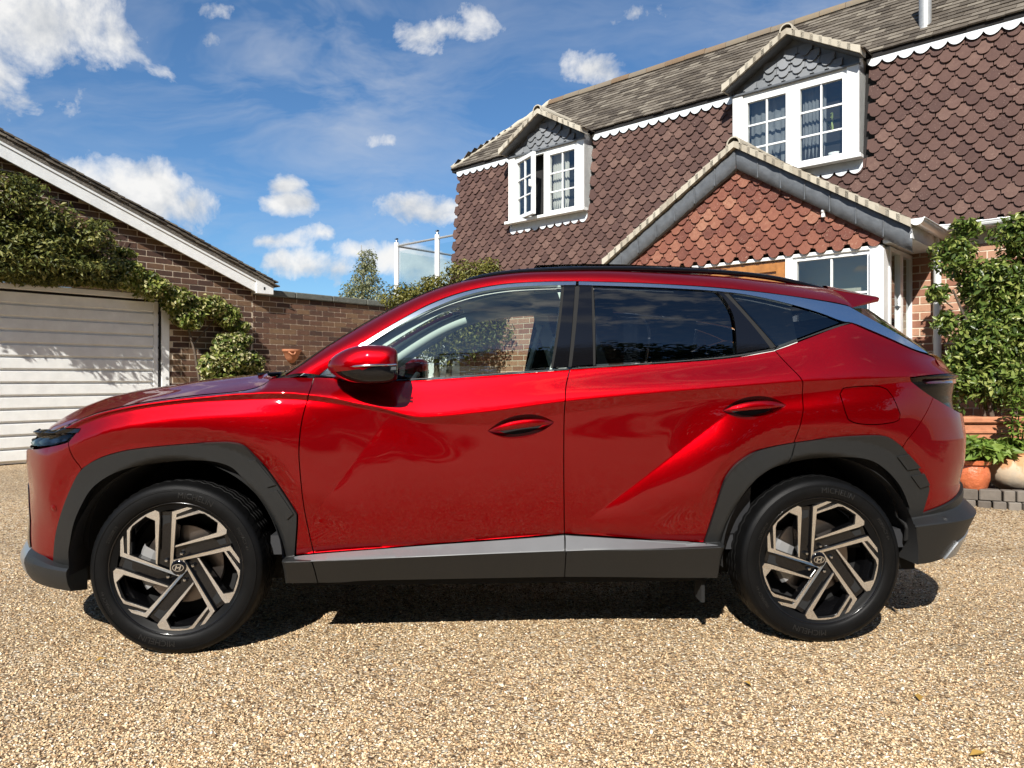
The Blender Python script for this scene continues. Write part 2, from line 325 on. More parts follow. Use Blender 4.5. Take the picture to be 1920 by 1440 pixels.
POLY = {
 'fender': [(-0.5405,0.9204), (-0.5322,0.9278), (-0.4472,0.955), (-0.33,0.9871), (-0.1894,1.0182), (-0.0317,1.0423), (0.0947,1.0573), (0.2033,1.066), (0.2842,1.0777), (0.3338,1.0985), (0.3653,1.1252), (0.4503,1.1297), (0.5379,1.1275), (0.5421,1.073), (0.5325,1.0405), (0.5136,0.9673), (0.5036,0.8962), (0.4986,0.8204), (0.5017,0.7549), (0.5085,0.6671), (0.5143,0.5763), (0.5296,0.4803), (0.5441,0.3978), (0.469,0.3911), (0.4833,0.5173), (0.4849,0.5646), (0.4582,0.6139), (0.4086,0.6941), (0.3694,0.7538), (0.3213,0.8095), (0.2904,0.8473), (0.2657,0.8606), (0.2338,0.866), (0.2014,0.867), (0.0935,0.8626), (-0.0189,0.8543), (-0.1612,0.8396), (-0.2338,0.8242), (-0.3106,0.7999), (-0.3844,0.7551), (-0.4079,0.7994), (-0.4138,0.8282), (-0.4277,0.8683), (-0.4083,0.8961), (-0.3904,0.9196)],
 'front_door': [(0.5374,1.1297), (0.657,1.1252), (0.7906,1.1141), (0.8676,1.1119), (1.0555,1.1208), (1.2334,1.1342), (1.4123,1.1454), (1.6129,1.1635), (1.5995,1.123), (1.5873,1.0787), (1.5815,0.9905), (1.5804,0.8573), (1.5817,0.7007), (1.5888,0.4678), (1.0107,0.4297), (0.5441,0.3978), (0.5296,0.4803), (0.5143,0.5763), (0.5085,0.6671), (0.5017,0.7549), (0.4986,0.8204), (0.5036,0.8962), (0.5136,0.9673), (0.5325,1.0405), (0.5421,1.073)],
 'rear_door': [(1.6129,1.1635), (2.0651,1.1911), (2.3232,1.212), (2.5018,1.2446), (2.5438,1.175), (2.5803,1.1252), (2.5893,1.0961), (2.5905,1.0021), (2.5733,0.9217), (2.5575,0.8529), (2.4542,0.8354), (2.38,0.8164), (2.3066,0.773), (2.2737,0.7349), (2.2507,0.6941), (2.2163,0.5613), (2.1823,0.4264), (1.908,0.4477), (1.5888,0.4678), (1.5817,0.7007), (1.5804,0.8573), (1.5815,0.9905), (1.5873,1.0787), (1.5995,1.123)],
 'quarter': [(2.5018,1.2446), (2.6709,1.3037), (2.8031,1.3521), (2.8754,1.3671), (2.9774,1.3222), (3.1674,1.2453), (3.2646,1.2298), (3.4292,1.1936), (3.6064,1.1557), (3.1654,1.1391), (3.0683,1.1276), (3.0834,1.1116), (3.1308,1.0771), (3.2052,1.042), (3.1673,0.9896), (3.1219,0.9354), (3.083,0.8905), (3.0475,0.8545), (3.0371,0.8291), (2.9851,0.8644), (2.9567,0.8762), (2.9254,0.881), (2.881,0.8824), (2.7288,0.875), (2.5575,0.8529), (2.5733,0.9217), (2.5905,1.0021), (2.5893,1.0961), (2.5803,1.1252), (2.5438,1.175)],
 'fuel_flap': [(2.752,1.0577), (2.768,1.0824), (2.8171,1.0891), (2.875,1.0924), (2.9303,1.0913), (2.9625,1.0776), (2.9843,1.0504), (3.0016,1.0119), (3.0182,0.971), (3.0128,0.9484), (2.9922,0.9373), (2.8978,0.927), (2.807,0.9344), (2.7785,0.9526), (2.7627,0.9929)],
 'front_arch_cladding': [(0.469,0.3911), (0.4833,0.5173), (0.4849,0.5646), (0.4582,0.6139), (0.4086,0.6941), (0.3694,0.7538), (0.3213,0.8095), (0.2904,0.8473), (0.2657,0.8606), (0.2338,0.866), (0.2014,0.867), (0.0935,0.8626), (-0.0189,0.8543), (-0.1612,0.8396), (-0.2338,0.8242), (-0.3106,0.7999), (-0.3844,0.7551), (-0.432,0.6874), (-0.4723,0.6256), (-0.5252,0.5413), (-0.5695,0.4606), (-0.6137,0.327), (-0.5062,0.3336), (-0.4997,0.3946), (-0.472,0.4542), (-0.4394,0.531), (-0.3911,0.6068), (-0.3455,0.672), (-0.2915,0.7144), (-0.2222,0.7499), (-0.1293,0.7741), (-0.0228,0.7845), (0.09,0.7928), (0.1598,0.788), (0.2122,0.7723), (0.2434,0.7524), (0.301,0.6772), (0.3604,0.5836), (0.4012,0.4639), (0.4264,0.381), (0.4266,0.2734), (0.5605,0.2738), (0.5536,0.3575), (0.5441,0.3978)],
 'rear_arch_cladding_door': [(1.5888,0.4678), (1.908,0.4477), (2.1823,0.4264), (2.2163,0.5613), (2.2507,0.6941), (2.2737,0.7349), (2.3066,0.773), (2.38,0.8164), (2.4542,0.8354), (2.5575,0.8529), (2.5349,0.7657), (2.4718,0.7495), (2.4341,0.732), (2.3829,0.6967), (2.3221,0.6106), (2.2849,0.5019), (2.2487,0.402), (2.2458,0.2718), (1.9138,0.2787), (1.5905,0.2841)],
 'rear_arch_cladding': [(2.5575,0.8529), (2.7288,0.875), (2.881,0.8824), (2.9254,0.881), (2.9567,0.8762), (2.9851,0.8644), (3.0371,0.8291), (3.1065,0.7511), (3.1794,0.6629), (3.1866,0.6389), (3.1766,0.5251), (3.1618,0.3071), (3.0974,0.4917), (3.101,0.5615), (3.0503,0.6531), (2.9835,0.7202), (2.9193,0.7653), (2.8565,0.7846), (2.7795,0.79), (2.6131,0.78), (2.4718,0.7495), (2.5395,0.7668)],
 'sill_cladding': [(0.5441,0.3978), (1.0107,0.4297), (1.5888,0.4678), (1.5905,0.2841), (1.0098,0.2811), (0.7373,0.2811), (0.6616,0.272), (0.5605,0.2738), (0.5536,0.3575)],
 'fuse1': [(0.3642,0.7164), (0.4001,0.6986), (0.4745,0.5803), (0.4375,0.5717)],
 'front_glass': [(0.7399,1.246), (0.811,1.2941), (0.907,1.357), (1.0411,1.4289), (1.1902,1.4907), (1.3398,1.519), (1.4978,1.53), (1.5971,1.5307), (1.5771,1.3995), (1.5556,1.2819), (1.5318,1.1679), (1.4124,1.1588), (1.2334,1.1453), (1.0553,1.1319), (0.8674,1.123), (0.7683,1.1297), (0.7193,1.1452)],
 'b_pillar_trim': [(1.6044,1.5333), (1.6566,1.5336), (1.6064,1.1725), (1.5385,1.1679), (1.5624,1.2819), (1.584,1.3996)],
 'b_pillar_trim_rear': [(1.6732,1.5337), (1.7303,1.5341), (1.7192,1.3762), (1.7131,1.1816), (1.6177,1.1725)],
 'rear_glass': [(1.7372,1.5316), (1.9963,1.5257), (2.2723,1.5095), (2.3003,1.4794), (2.3265,1.4127), (2.3314,1.3547), (2.3199,1.2258), (2.0659,1.2025), (1.7199,1.1816)],
 'c_pillar_trim': [(2.2844,1.5096), (2.3179,1.5073), (2.409,1.3791), (2.4869,1.2562), (2.3317,1.2281), (2.344,1.3595), (2.3378,1.4225), (2.3109,1.4845)],
 'quarter_glass': [(2.3392,1.5049), (2.5205,1.4707), (2.7261,1.4124), (2.8244,1.3691), (2.6736,1.3179), (2.5111,1.2609), (2.4255,1.3791)],
 'quarter_surround': [(2.5107,1.2586), (2.6731,1.3156), (2.8241,1.3679), (2.8761,1.3695), (2.6714,1.3061), (2.5022,1.247)],
 'chrome_front': [(0.5604,1.1342), (0.5871,1.1609), (0.6489,1.2101), (0.7343,1.2709), (0.8905,1.3734), (1.0289,1.4531), (1.1831,1.5107), (1.338,1.5419), (1.4967,1.5531), (1.6634,1.5568), (1.6592,1.5362), (1.4979,1.5326), (1.3399,1.5216), (1.1902,1.4932), (1.041,1.4313), (0.9069,1.3594), (0.8109,1.2963), (0.7248,1.2369), (0.6549,1.1787), (0.6063,1.1386)],
 'chrome_rear': [(1.6705,1.5569), (1.9998,1.5489), (2.3294,1.5279), (2.6151,1.494), (2.877,1.4509), (2.9039,1.4337), (3.0412,1.3518), (3.1951,1.2719), (3.2654,1.2346), (3.1687,1.2477), (2.9787,1.327), (2.8764,1.3707), (2.8301,1.3716), (2.7273,1.4173), (2.5216,1.4757), (2.3354,1.51), (1.9967,1.5282), (1.6687,1.5363)],
 'chrome_belt': [(0.8674,1.1208), (1.0554,1.1297), (1.2334,1.1431), (1.4124,1.1566), (1.6063,1.1691), (1.6082,1.1589), (1.4123,1.1476), (1.2334,1.1364), (1.0554,1.123), (0.8676,1.113)],
 'chrome_belt_rear': [(1.6176,1.1691), (1.7198,1.1771), (2.0657,1.2002), (2.3243,1.2235), (2.501,1.2563), (2.5043,1.2458), (2.3233,1.2131), (2.0652,1.1922), (1.6173,1.1612)],
 'mirror_sail': [(0.565,1.1364), (0.655,1.1776), (0.7206,1.2302), (0.7104,1.1452), (0.6569,1.1274), (0.5768,1.1319)],
 'front_bumper': [(-0.3844,0.7551), (-0.4079,0.7994), (-0.4138,0.8282), (-0.4277,0.8683), (-0.47,0.856), (-0.5608,0.8411), (-0.639,0.8282), (-0.86,0.815), (-1.02,0.775), (-1.16,0.74), (-1.16,0.69), (-1,0.66), (-0.9,0.64), (-0.84,0.5), (-0.8,0.39), (-0.82,0.378), (-0.97,0.36), (-0.93,0.322), (-0.8,0.312), (-0.6172,0.3266), (-0.5695,0.4606), (-0.5252,0.5413), (-0.4723,0.6256), (-0.432,0.6874)],
 'front_intake': [(-1.08,0.66), (-1,0.658), (-0.903,0.638), (-0.843,0.5), (-0.803,0.39), (-0.823,0.377), (-0.97,0.347), (-1.08,0.36)],
 'front_lip': [(-0.8,0.31), (-0.6183,0.3241), (-0.4976,0.3335), (-0.48,0.2955), (-0.497,0.2392), (-0.62,0.245), (-0.72,0.25)],
 'front_skid': [(-1,0.4), (-0.965,0.358), (-0.93,0.32), (-0.802,0.308), (-0.722,0.25), (-0.85,0.242), (-1,0.24), (-1.4,0.24), (-1.4,0.4)],
 'rear_bumper': [(3.2052,1.042), (3.2664,1.018), (3.3245,0.996), (3.45,0.965), (3.7,0.955), (3.98,0.95), (4.21,0.95), (4.21,0.66), (3.95,0.655), (3.6,0.645), (3.42,0.612), (3.3,0.572), (3.2,0.542), (3.1766,0.5251), (3.1866,0.6389), (3.1794,0.6629), (3.1065,0.7511), (3.0371,0.8291), (3.0475,0.8545), (3.083,0.8905), (3.1219,0.9354), (3.1673,0.9896)],
 'rear_cladding': [(3.13,0.525), (3.2,0.54), (3.3,0.57), (3.42,0.61), (3.6,0.643), (3.95,0.653), (4.21,0.658), (4.21,0.45), (3.95,0.45), (3.62,0.445), (3.46,0.425), (3.37,0.4), (3.31,0.325), (3.24,0.31), (3.1618,0.3071), (3.1248,0.405), (3.0974,0.4917), (3.1306,0.5169)],
 'rear_skid': [(3.46,0.423), (3.62,0.443), (3.95,0.448), (4.21,0.448), (4.21,0.33), (3.95,0.33), (3.5,0.325), (3.312,0.322), (3.372,0.398)],
 'tail_lamp': [(3.0696,1.1253), (3.1642,1.1368), (3.3686,1.1516), (3.5,1.15), (3.86,1.145), (4.21,1.145), (4.21,0.955), (3.98,0.955), (3.7,0.96), (3.45,0.97), (3.3253,0.9983), (3.2669,1.0204), (3.2055,1.0443), (3.1309,1.0794), (3.082,1.1139)],
 'head_lamp': [(-0.8,0.846), (-0.7,0.872), (-0.5875,0.8891), (-0.5068,0.8929), (-0.4131,0.898), (-0.4349,0.8784), (-0.4732,0.8601), (-0.5638,0.8453), (-0.6234,0.8379), (-0.74,0.835)],
 'running_lamp': [(-0.74,0.898), (-0.56,0.914), (-0.4649,0.9197), (-0.3824,0.9219), (-0.3899,0.9029), (-0.4913,0.8966), (-0.6,0.895), (-0.74,0.889)],
 'glass_top': [(0.5602,1.1386), (0.6491,1.2079), (0.7344,1.2687), (0.8905,1.3734), (1.0289,1.4531), (1.1831,1.5107), (1.338,1.5419), (1.4967,1.5531), (1.6657,1.5569), (1.9998,1.5489), (2.3294,1.5279), (2.6151,1.494), (2.877,1.4509), (2.9048,1.4362)],
 'pad_f1': [(0.296,0.7916), (0.3284,0.7938), (0.4064,0.6919), (0.3696,0.6811)],
 'pad_f2': [(0.3756,0.6634), (0.4101,0.6698), (0.4721,0.5714), (0.4454,0.547)],
 'pad_r1': [(3.0114,0.7891), (3.0624,0.7984), (3.1247,0.7393), (3.0665,0.7299)],
 'pad_r2': [(3.088,0.7037), (3.1439,0.7131), (3.1772,0.6629), (3.1377,0.6484)],
 'tail_lens': [(3.1606,1.1046), (3.1793,1.1138), (3.328,1.1183), (3.4,1.124), (3.86,1.12), (4.2,1.12), (4.2,1.095), (3.86,1.095), (3.4,1.102), (3.3242,1.1018), (3.1757,1.0988)],
 'projector': [(-0.6084,0.8647), (-0.5806,0.8745), (-0.536,0.8763), (-0.5128,0.8646), (-0.5387,0.8549), (-0.5868,0.8528)],
 'projector2': [(-0.5075,0.8775), (-0.4711,0.8811), (-0.4512,0.8756), (-0.4727,0.8643), (-0.499,0.8631)],
 'sensor_f': [(-0.5543,0.5854)],
 'sensor_r': [(3.268,0.5148)],
 'handle_f': [(1.2682,0.9074), (1.5377,0.9418)],
 'handle_r': [(2.2507,0.989), (2.5157,1.011)],
 'sill_top_strip': [(0.453,0.377), (0.4673,0.3884), (0.5414,0.3984), (1.0107,0.4287), (1.5864,0.4636), (1.5804,0.4099), (1.0139,0.395), (0.5543,0.3805)],
 'sill_top_strip_rear': [(1.5932,0.4635), (1.9081,0.4453), (2.2313,0.4243), (2.2283,0.423), (1.8983,0.4182), (1.5871,0.4099)],
 'door_seal_b': [(1.5927,1.5358), (1.7401,1.5368), (1.7243,1.1771), (1.5295,1.1657)],
 'door_seal_c': [(2.2806,1.5147), (2.3495,1.5075), (2.5299,1.261), (2.472,1.2492), (2.3955,1.3694)],
}
CURVE = {
 'roof_edge': [(0.4112,0.79,1.1342), (0.4923,0.775,1.1909), (0.5609,0.76,1.2436), (0.7257,0.715,1.3544), (0.8832,0.68,1.4466), (1.0172,0.655,1.5113), (1.1563,0.638,1.5571), (1.3793,0.62,1.597), (1.5977,0.613,1.6092), (1.8176,0.61,1.6136), (2.0209,0.602,1.609), (2.359,0.585,1.5965), (2.5769,0.568,1.578), (2.8242,0.545,1.555), (2.878,0.54,1.5484)],
 'roof_rail': [(1.1039,0.635,1.5285), (1.1514,0.625,1.5587), (1.2039,0.617,1.5817), (1.3414,0.605,1.6109), (1.575,0.598,1.6306), (1.8203,0.595,1.6378), (2.0242,0.588,1.6379), (2.3634,0.572,1.6281), (2.5817,0.556,1.6095), (2.7395,0.545,1.5821), (2.8497,0.54,1.5558)],
 'hood_edge': [(-0.5678,0.66,0.913), (-0.5308,0.7,0.9246), (-0.442,0.765,0.9541), (-0.3329,0.81,0.9883), (-0.1924,0.835,1.0198), (-0.04,0.84,1.0439), (0.0858,0.83,1.0589), (0.1911,0.82,1.0675), (0.2755,0.81,1.0806), (0.3276,0.8,1.1006), (0.3616,0.795,1.1275)],
 'hood_top': [(-0.8427,0.3,0.8829), (-0.7364,0.35,0.9464), (-0.64,0.38,0.9928), (-0.5083,0.4,1.0407), (-0.3865,0.4,1.068), (-0.2227,0.4,1.0929), (-0.0925,0.4,1.1155), (0.0728,0.4,1.1356), (0.1867,0.4,1.1432)],
 'spoiler_tip': [(3.1432,0.5,1.5089), (3.1379,0.5,1.4909), (2.9553,0.6,1.4525)],
 'rear_glass_edge': [(2.9528,0.6,1.45), (3.0961,0.63,1.3617), (3.2248,0.66,1.277), (3.2778,0.68,1.2349)],
}

# ------------------------------------------------------------------ car
CAR_O = (-1.4088, 3.9109, 0); CAR_YAW = .05039
def flake_paint():
    m = mat('red_metallic_paint', (.265,.0004,.0022), rough=.40, metal=.82, coat=.88, coat_r=.012, spec=.0)
    nt = m.node_tree; b = nt.nodes['Principled BSDF']; L = nt.links.new
    tc = N(nt, 'ShaderNodeTexCoord'); v = N(nt, 'ShaderNodeTexVoronoi', ins={'Scale': 1100}); L(tc.outputs['Object'], v.inputs['Vector'])
    sub = N(nt, 'ShaderNodeVectorMath', operation='SUBTRACT'); L(v.outputs['Color'], sub.inputs[0]); sub.inputs[1].default_value = (.5,.5,.5)
    sc = N(nt, 'ShaderNodeVectorMath', operation='SCALE'); L(sub.outputs[0], sc.inputs[0]); sc.inputs['Scale'].default_value = .13
    g = N(nt, 'ShaderNodeNewGeometry'); ad = N(nt, 'ShaderNodeVectorMath', operation='ADD'); L(g.outputs['Normal'], ad.inputs[0]); L(sc.outputs[0], ad.inputs[1])
    nm = N(nt, 'ShaderNodeVectorMath', operation='NORMALIZE'); L(ad.outputs[0], nm.inputs[0]); L(nm.outputs[0], b.inputs['Normal'])
    L(g.outputs['Normal'], b.inputs['Coat Normal'])
    # a thin film of road dust dulls the lower panels a little
    return m
M_PAINT = flake_paint()
M_CLAD = mat('black_textured_plastic', (.012,.0125,.0125), rough=.48, spec=.4, var=(60,.12), bump=(900,.0004,2))
M_GLOSS = mat('gloss_black', (.004,.004,.005), rough=.08, coat=.2, spec=.4)
M_MATTE = mat('matt_black', (.006,.006,.006), rough=.9)
M_LINER = mat('wheel_liner', (.012,.012,.012), rough=.95, bump=(150,.002))
M_CHROME = mat('satin_chrome', (.62,.66,.70), rough=.16, metal=1.)
M_SILVER = mat('silver_skid_paint', (.30,.32,.34), rough=.38, metal=.7, coat=.2)
M_ALLOY = mat('machined_alloy', (.90,.90,.90), rough=.24, metal=1., coat=.5)
M_WBLACK = mat('black_wheel_paint', (.003,.003,.0035), rough=.16, coat=.2, spec=.5)
M_RUBBER = mat('tyre_rubber', (.003,.003,.0031), rough=.50, spec=.14, var=(18,.4), bump=(260,.0006,3))
M_DISC = mat('brake_steel', (.22,.19,.17), rough=.35, metal=1.)
M_STEEL = mat('bright_steel', (.75,.75,.75), rough=.15, metal=1.)
M_GLASS = glass_mat('side_glass', (.78,.86,.83), 1.15, .06)
M_SCREEN = glass_mat('windscreen_glass', (.80,.88,.84), 1.0, .02)
M_PRIV = glass_mat('privacy_glass', (.055,.062,.07), 1.15, .035)
M_LAMP = glass_mat('lamp_lens', (.40,.40,.40), .35, .0)
M_TAILBK = mat('smoked_lamp', (.003,.002,.002), rough=.22, spec=.25)
M_TAIL = mat('dark_red_lens', (.05,.002,.004), rough=.05, coat=1.)
M_TRIM = mat('pale_grey_trim', (.58,.62,.58), rough=.75)
M_SEAT = mat('grey_seat_cloth', (.26,.27,.26), rough=.85, var=(80,.15))
M_DASH = mat('dark_dashboard', (.02,.021,.024), rough=.6)
M_PAPER = mat('white_paper', (.75,.78,.70), rough=.7)

car = empty('parked_car', CAR_O, CAR_YAW)
tag(car, 'shiny red five door SUV with grey plastic cladding parked on the gravel', 'car')
def cl(P):                                              # (u, v, z) to the car's own axes
    P = np.asarray(P, float).copy(); P[...,1] *= -1; return P
def smooth_poly(pts, closed=True):
    return np.array(pts, float)
def resample(poly, step):
    P = np.vstack([poly, poly[:1]]); out = []
    for p, q in zip(P[:-1], P[1:]):
        n = max(1, int(math.ceil(np.linalg.norm(q-p)/step))); out += [p+(q-p)*k/n for k in range(n)]
    return np.array(out)
def round_corners(poly, keep=28):
    """softens only the shallow bends of a traced outline (one Chaikin pass); real corners stay"""
    for _ in range(2):
        n = len(poly); out = []
        for i in range(n):
            p0, p, p1 = poly[i-1], poly[i], poly[(i+1)%n]
            a, b = p-p0, p1-p; la, lb = np.linalg.norm(a), np.linalg.norm(b)
            if la < 1e-5 or lb < 1e-5: continue
            ang = math.degrees(math.acos(np.clip(a@b/(la*lb), -1, 1)))
            if ang > keep: out.append(p)
            else: out += [p-a*.25, p+b*.25]
        poly = np.array(out)
    return poly
def inset_poly(poly, d):
    n = len(poly); ar = .5*sum(poly[i-1][0]*poly[i][1]-poly[i][0]*poly[i-1][1] for i in range(n)); sg = 1 if ar > 0 else -1; out = []
    for i in range(n):
        a = poly[i]-poly[i-1]; b = poly[(i+1)%n]-poly[i]; a /= max(np.linalg.norm(a),1e-9); b /= max(np.linalg.norm(b),1e-9)
        na = np.array([-a[1],a[0]])*sg; nb = np.array([-b[1],b[0]])*sg; m = na+nb; l = np.linalg.norm(m)
        m = m/l if l > 1e-6 else na; out.append(poly[i]+m*d/max(.4, m@na))
    return np.array(out)
def inside(P, poly):
    x, y = P[:,0], P[:,1]; r = np.zeros(len(P), bool); n = len(poly)
    for i in range(n):
        x0,y0 = poly[i-1]; x1,y1 = poly[i]
        c = ((y0 > y) != (y1 > y)) & (x < (x1-x0)*(y-y0)/((y1-y0) if abs(y1-y0) > 1e-12 else 1e-12)+x0); r ^= c
    return r
def dist_edge(P, poly):
    d = np.full(len(P), 9.)
    for i in range(len(poly)):
        p, q = poly[i-1], poly[i]; e = q-p; t = np.clip(((P-p)@e)/max(e@e,1e-12), 0, 1); d = np.minimum(d, np.linalg.norm(P-(p+t[:,None]*e), axis=1))
    return d
DIAGS = [((.52,.52),(.86,.965)),((1.66,.51),(2.28,.985))]
def panel(name, poly, m, parent=None, holes=(), off=0., depth=.016, res=.014, gap=.0022, offf=None, both=True, rnd_=True, lip=.0):
    """a body panel cut from the side surface: outline in (a, z), thickness turned inwards along its edge"""
    parent = parent or car
    P = np.array(poly, float)
    if rnd_: P = round_corners(P)
    P = inset_poly(P, gap); B = resample(P, res*.8)
    loops = [B]+[resample(inset_poly(round_corners(np.array(h, float)), -gap), res*.8) for h in holes]
    lo, hi = B.min(0), B.max(0); gx = np.arange(lo[0], hi[0], res); gz = np.arange(lo[1], hi[1], res*.87)
    G = np.array([(x+(j%2)*res*.5, z) for j, z in enumerate(gz) for x in gx])
    if len(G):
        k = inside(G, B) & (dist_edge(G, B) > res*.42)
        for h in loops[1:]: k &= ~inside(G, h) & (dist_edge(G, h) > res*.42)
        G = G[k]
    feats = []
    for key in ('L2','L3','L6','L7'):
        for dz_ in (-.0045, 0, .0045):
            xa = np.arange(lo[0], hi[0], res*.8); zl = _zf[key](xa)
            if key == 'L7': zl = np.maximum(zl, _zf['L6'](xa)+.006)
            zl = zl+dz_
            Q = np.stack([xa, zl], 1); kq = inside(Q, B) & (dist_edge(Q, B) > .004)
            for h in loops[1:]: kq &= ~inside(Q, h) & (dist_edge(Q, h) > .004)
            feats.append(Q[kq])
    for (pa, pz), (qa, qz) in DIAGS:
        m_ = 90; tt = np.linspace(-.05, 1.0, m_); l_ = math.hypot(qa-pa, qz-pz)
        for o__ in (-.0045, 0, .0045):
            Q = np.stack([pa+(qa-pa)*tt+(qz-pz)/l_*o__, pz+(qz-pz)*tt-(qa-pa)/l_*o__], 1); kq = inside(Q, B) & (dist_edge(Q, B) > .004)
            for h in loops[1:]: kq &= ~inside(Q, h) & (dist_edge(Q, h) > .004)
            feats.append(Q[kq])
    FQ = np.vstack(feats)
    if len(FQ) and len(G):
        near = np.zeros(len(G), bool)
        for key in ('L2','L3','L6','L7'): near |= np.abs(G[:,1]-_zf[key](G[:,0])) < res*.55
        G = G[~near]
    G = np.vstack([G.reshape(-1,2), FQ])
    V = np.vstack(loops+([G] if len(G) else [])); E = []; s = 0
    for l in loops:
        n = len(l); E += [(s+i, s+(i+1)%n) for i in range(n)]; s += n
    r = delaunay_2d_cdt([Vector(v) for v in V], E, [], 0, 1e-7)
    V2 = np.array([tuple(v) for v in r[0]]); T = np.array(r[2])
    c = V2[T].mean(1); k = inside(c, B)
    for h in loops[1:]: k &= ~inside(c, h)
    T = T[k]
    o_ = offf(V2[:,0], V2[:,1]) if offf else 0
    nn = surf_n(V2[:,0], V2[:,1]) if not offf else None
    S = surf(V2[:,0], V2[:,1], off+o_)
    if offf:
        e = .002; g = lambda a, z: surf(a, z, off+offf(a, z))
        nn = np.cross(g(V2[:,0],V2[:,1]+e)-g(V2[:,0],V2[:,1]-e), g(V2[:,0]+e,V2[:,1])-g(V2[:,0]-e,V2[:,1])); nn /= np.linalg.norm(nn, axis=1)[:,None]
    X = cl(S); nx = cl(nn)
    fn = np.cross(X[T[:,1]]-X[T[:,0]], X[T[:,2]]-X[T[:,0]]); fl = (fn*nx[T].mean(1)).sum(1) < 0; T[fl] = T[fl][:,::-1]
    verts = [tuple(v) for v in X]; faces = [tuple(t) for t in T]; norms = [tuple(v) for v in nx]
    # edge returns
    from collections import Counter
    ec = Counter()
    for t in T:
        for i in range(3): ec[(t[i], t[(i+1)%3])] += 1
    bd = [e for e in ec if (e[1],e[0]) not in ec]
    rid = {}
    def ring_v(p):
        if p not in rid: rid[p] = (p, len(verts)); verts.append(tuple(X[p]-nx[p]*depth)); norms.append(tuple(nx[p]))
        return rid[p]
    for p, q in bd:
        (p1, p2), (q1, q2) = ring_v(p), ring_v(q); faces.append((q1, p1, p2, q2))
    nT = len(T); me = mesh_from(verts, faces, True, [m])
    # painted face takes the exact surface normals, the turned edge stays faceted
    fl_ = np.ones(len(me.polygons), bool); fl_[nT:] = False; me.polygons.foreach_set('use_smooth', fl_)
    me.calc_loop_triangles() if False else None
    ln = []
    for pi, pf in enumerate(me.polygons):
        for vi in pf.vertices: ln.append(norms[vi] if pi < nT else tuple(pf.normal))
    me.normals_split_custom_set(ln)
    o = put(name, me, parent)
    if both:
        c = o.copy(); c.scale = (1,-1,1); COL.objects.link(c); c.parent = parent
        return o, c
    return o, None
def mirror(o):
    c = o.copy(); COL.objects.link(c); c.parent = o.parent; c.scale = (c.scale[0], -c.scale[1], c.scale[2]); c.location = (o.location[0], -o.location[1], o.location[2])
    return c

# painted panels
panel('front_wing', POLY['fender'], M_PAINT)
def lens(key, hw=.046, n=22, k=1.0):
    p, q = (np.array(c) for c in POLY[key]); c = (p+q)/2; hl = (q[0]-p[0])/2; tl = (q[1]-p[1])/(q[0]-p[0]); up_ = []; dn_ = []
    for i in range(n+1):
        t = -1+2*i/n; h = hw*(1-abs(t)**2.2)*k+.0012; up_.append((c[0]+t*hl, c[1]+tl*t*hl+h)); dn_.append((c[0]+t*hl, c[1]+tl*t*hl-h*.95))
    return up_[::-1]+dn_
HOLE = {k: lens(k) for k in ('handle_f','handle_r')}
fd, fd2 = panel('front_door', POLY['front_door'], M_PAINT, holes=[HOLE['handle_f']])
rd, rd2 = panel('rear_door', POLY['rear_door'], M_PAINT, holes=[HOLE['handle_r']])
panel('rear_quarter', POLY['quarter'], M_PAINT, holes=[POLY['fuel_flap']])
panel('fuel_flap', POLY['fuel_flap'], M_PAINT, off=.0005, gap=.0022)
panel('front_bumper', POLY['front_bumper'], M_PAINT)
panel('rear_bumper', POLY['rear_bumper'], M_PAINT)
# cladding: stands a little proud and rolls in towards the wheel opening
def arch_off(a, z):
    q0 = np.hypot(a, z-.37); q1 = np.hypot(a-2.68, z-.37)
    q = np.minimum(q0, q1)
    return .012 - .035*_ss(.445-q, .0, .05)*(q < .6) - .010*_ss(q, .475, .500)*(1-_ss(q, .53, .55))*0
for nm, key in (('front_arch_cladding','front_arch_cladding'),('rear_arch_cladding','rear_arch_cladding'),('rear_door_cladding','rear_arch_cladding_door')):
    panel(nm, POLY[key], M_CLAD, offf=arch_off, depth=.03, res=.012)
panel('sill_cladding', POLY['sill_cladding'], M_CLAD, off=.010, depth=.03)
M_SILLSTRIP = mat('satin_grey_strip', (.11,.112,.115), rough=.42, spec=.5, var=(5,.12,6))  # paler grey than the cladding, laid over the sill's upper facet
panel('sill_top_strip', POLY['sill_top_strip'], M_SILLSTRIP, off=.0125, depth=.004, gap=.0)
panel('sill_top_strip', POLY['sill_top_strip_rear'], M_SILLSTRIP, off=.0145, depth=.006, gap=.0)
panel('bumper_cladding', POLY['rear_cladding'], M_CLAD, off=.010, depth=.03)
def chin(name, a0, a1, m, n_=26):
    F_ = [(.008,.405),(.026,.380),(.042,.345),(.044,.325),(.032,.28),(.012,.247),(-.08,.236)]; C_ = [(-.036,.347),(-.012,.343),(-.004,.332),(-.004,.315),(-.010,.28),(-.026,.247),(-.09,.236)]; rows = []
    for a in np.linspace(a0, a1, n_):
        w = float(_ss(np.array(-a), .50, .92)); u, v, nu, nv = plan(a); row = []
        for (df, zf_), (dc, zc_) in zip(F_, C_):
            d = df*w+dc*(1-w); row.append(tuple(cl((u+nu*d, v+nv*d, zf_*w+zc_*(1-w)))))
        rows.append(row)
    if a1 > -.6:
        u, v, nu, nv = plan(a1+.004); rows.append([tuple(cl((u-nu*.10, v-nv*.10, r_[2]))) for r_ in rows[-1]])
    mb = MB(); mb.grid(rows); o = mb.build(name, m, car, fix=False, angle=24); o.data.flip_normals(); mirror(o)
chin('front_lip', -.80, -.468, M_CLAD); chin('front_skid', A0, -.803, M_SILVER)
panel('rear_skid', POLY['rear_skid'], M_SILVER, off=.016, depth=.03)
panel('air_intake', POLY['front_intake'], M_GLOSS, off=.004, depth=.03)
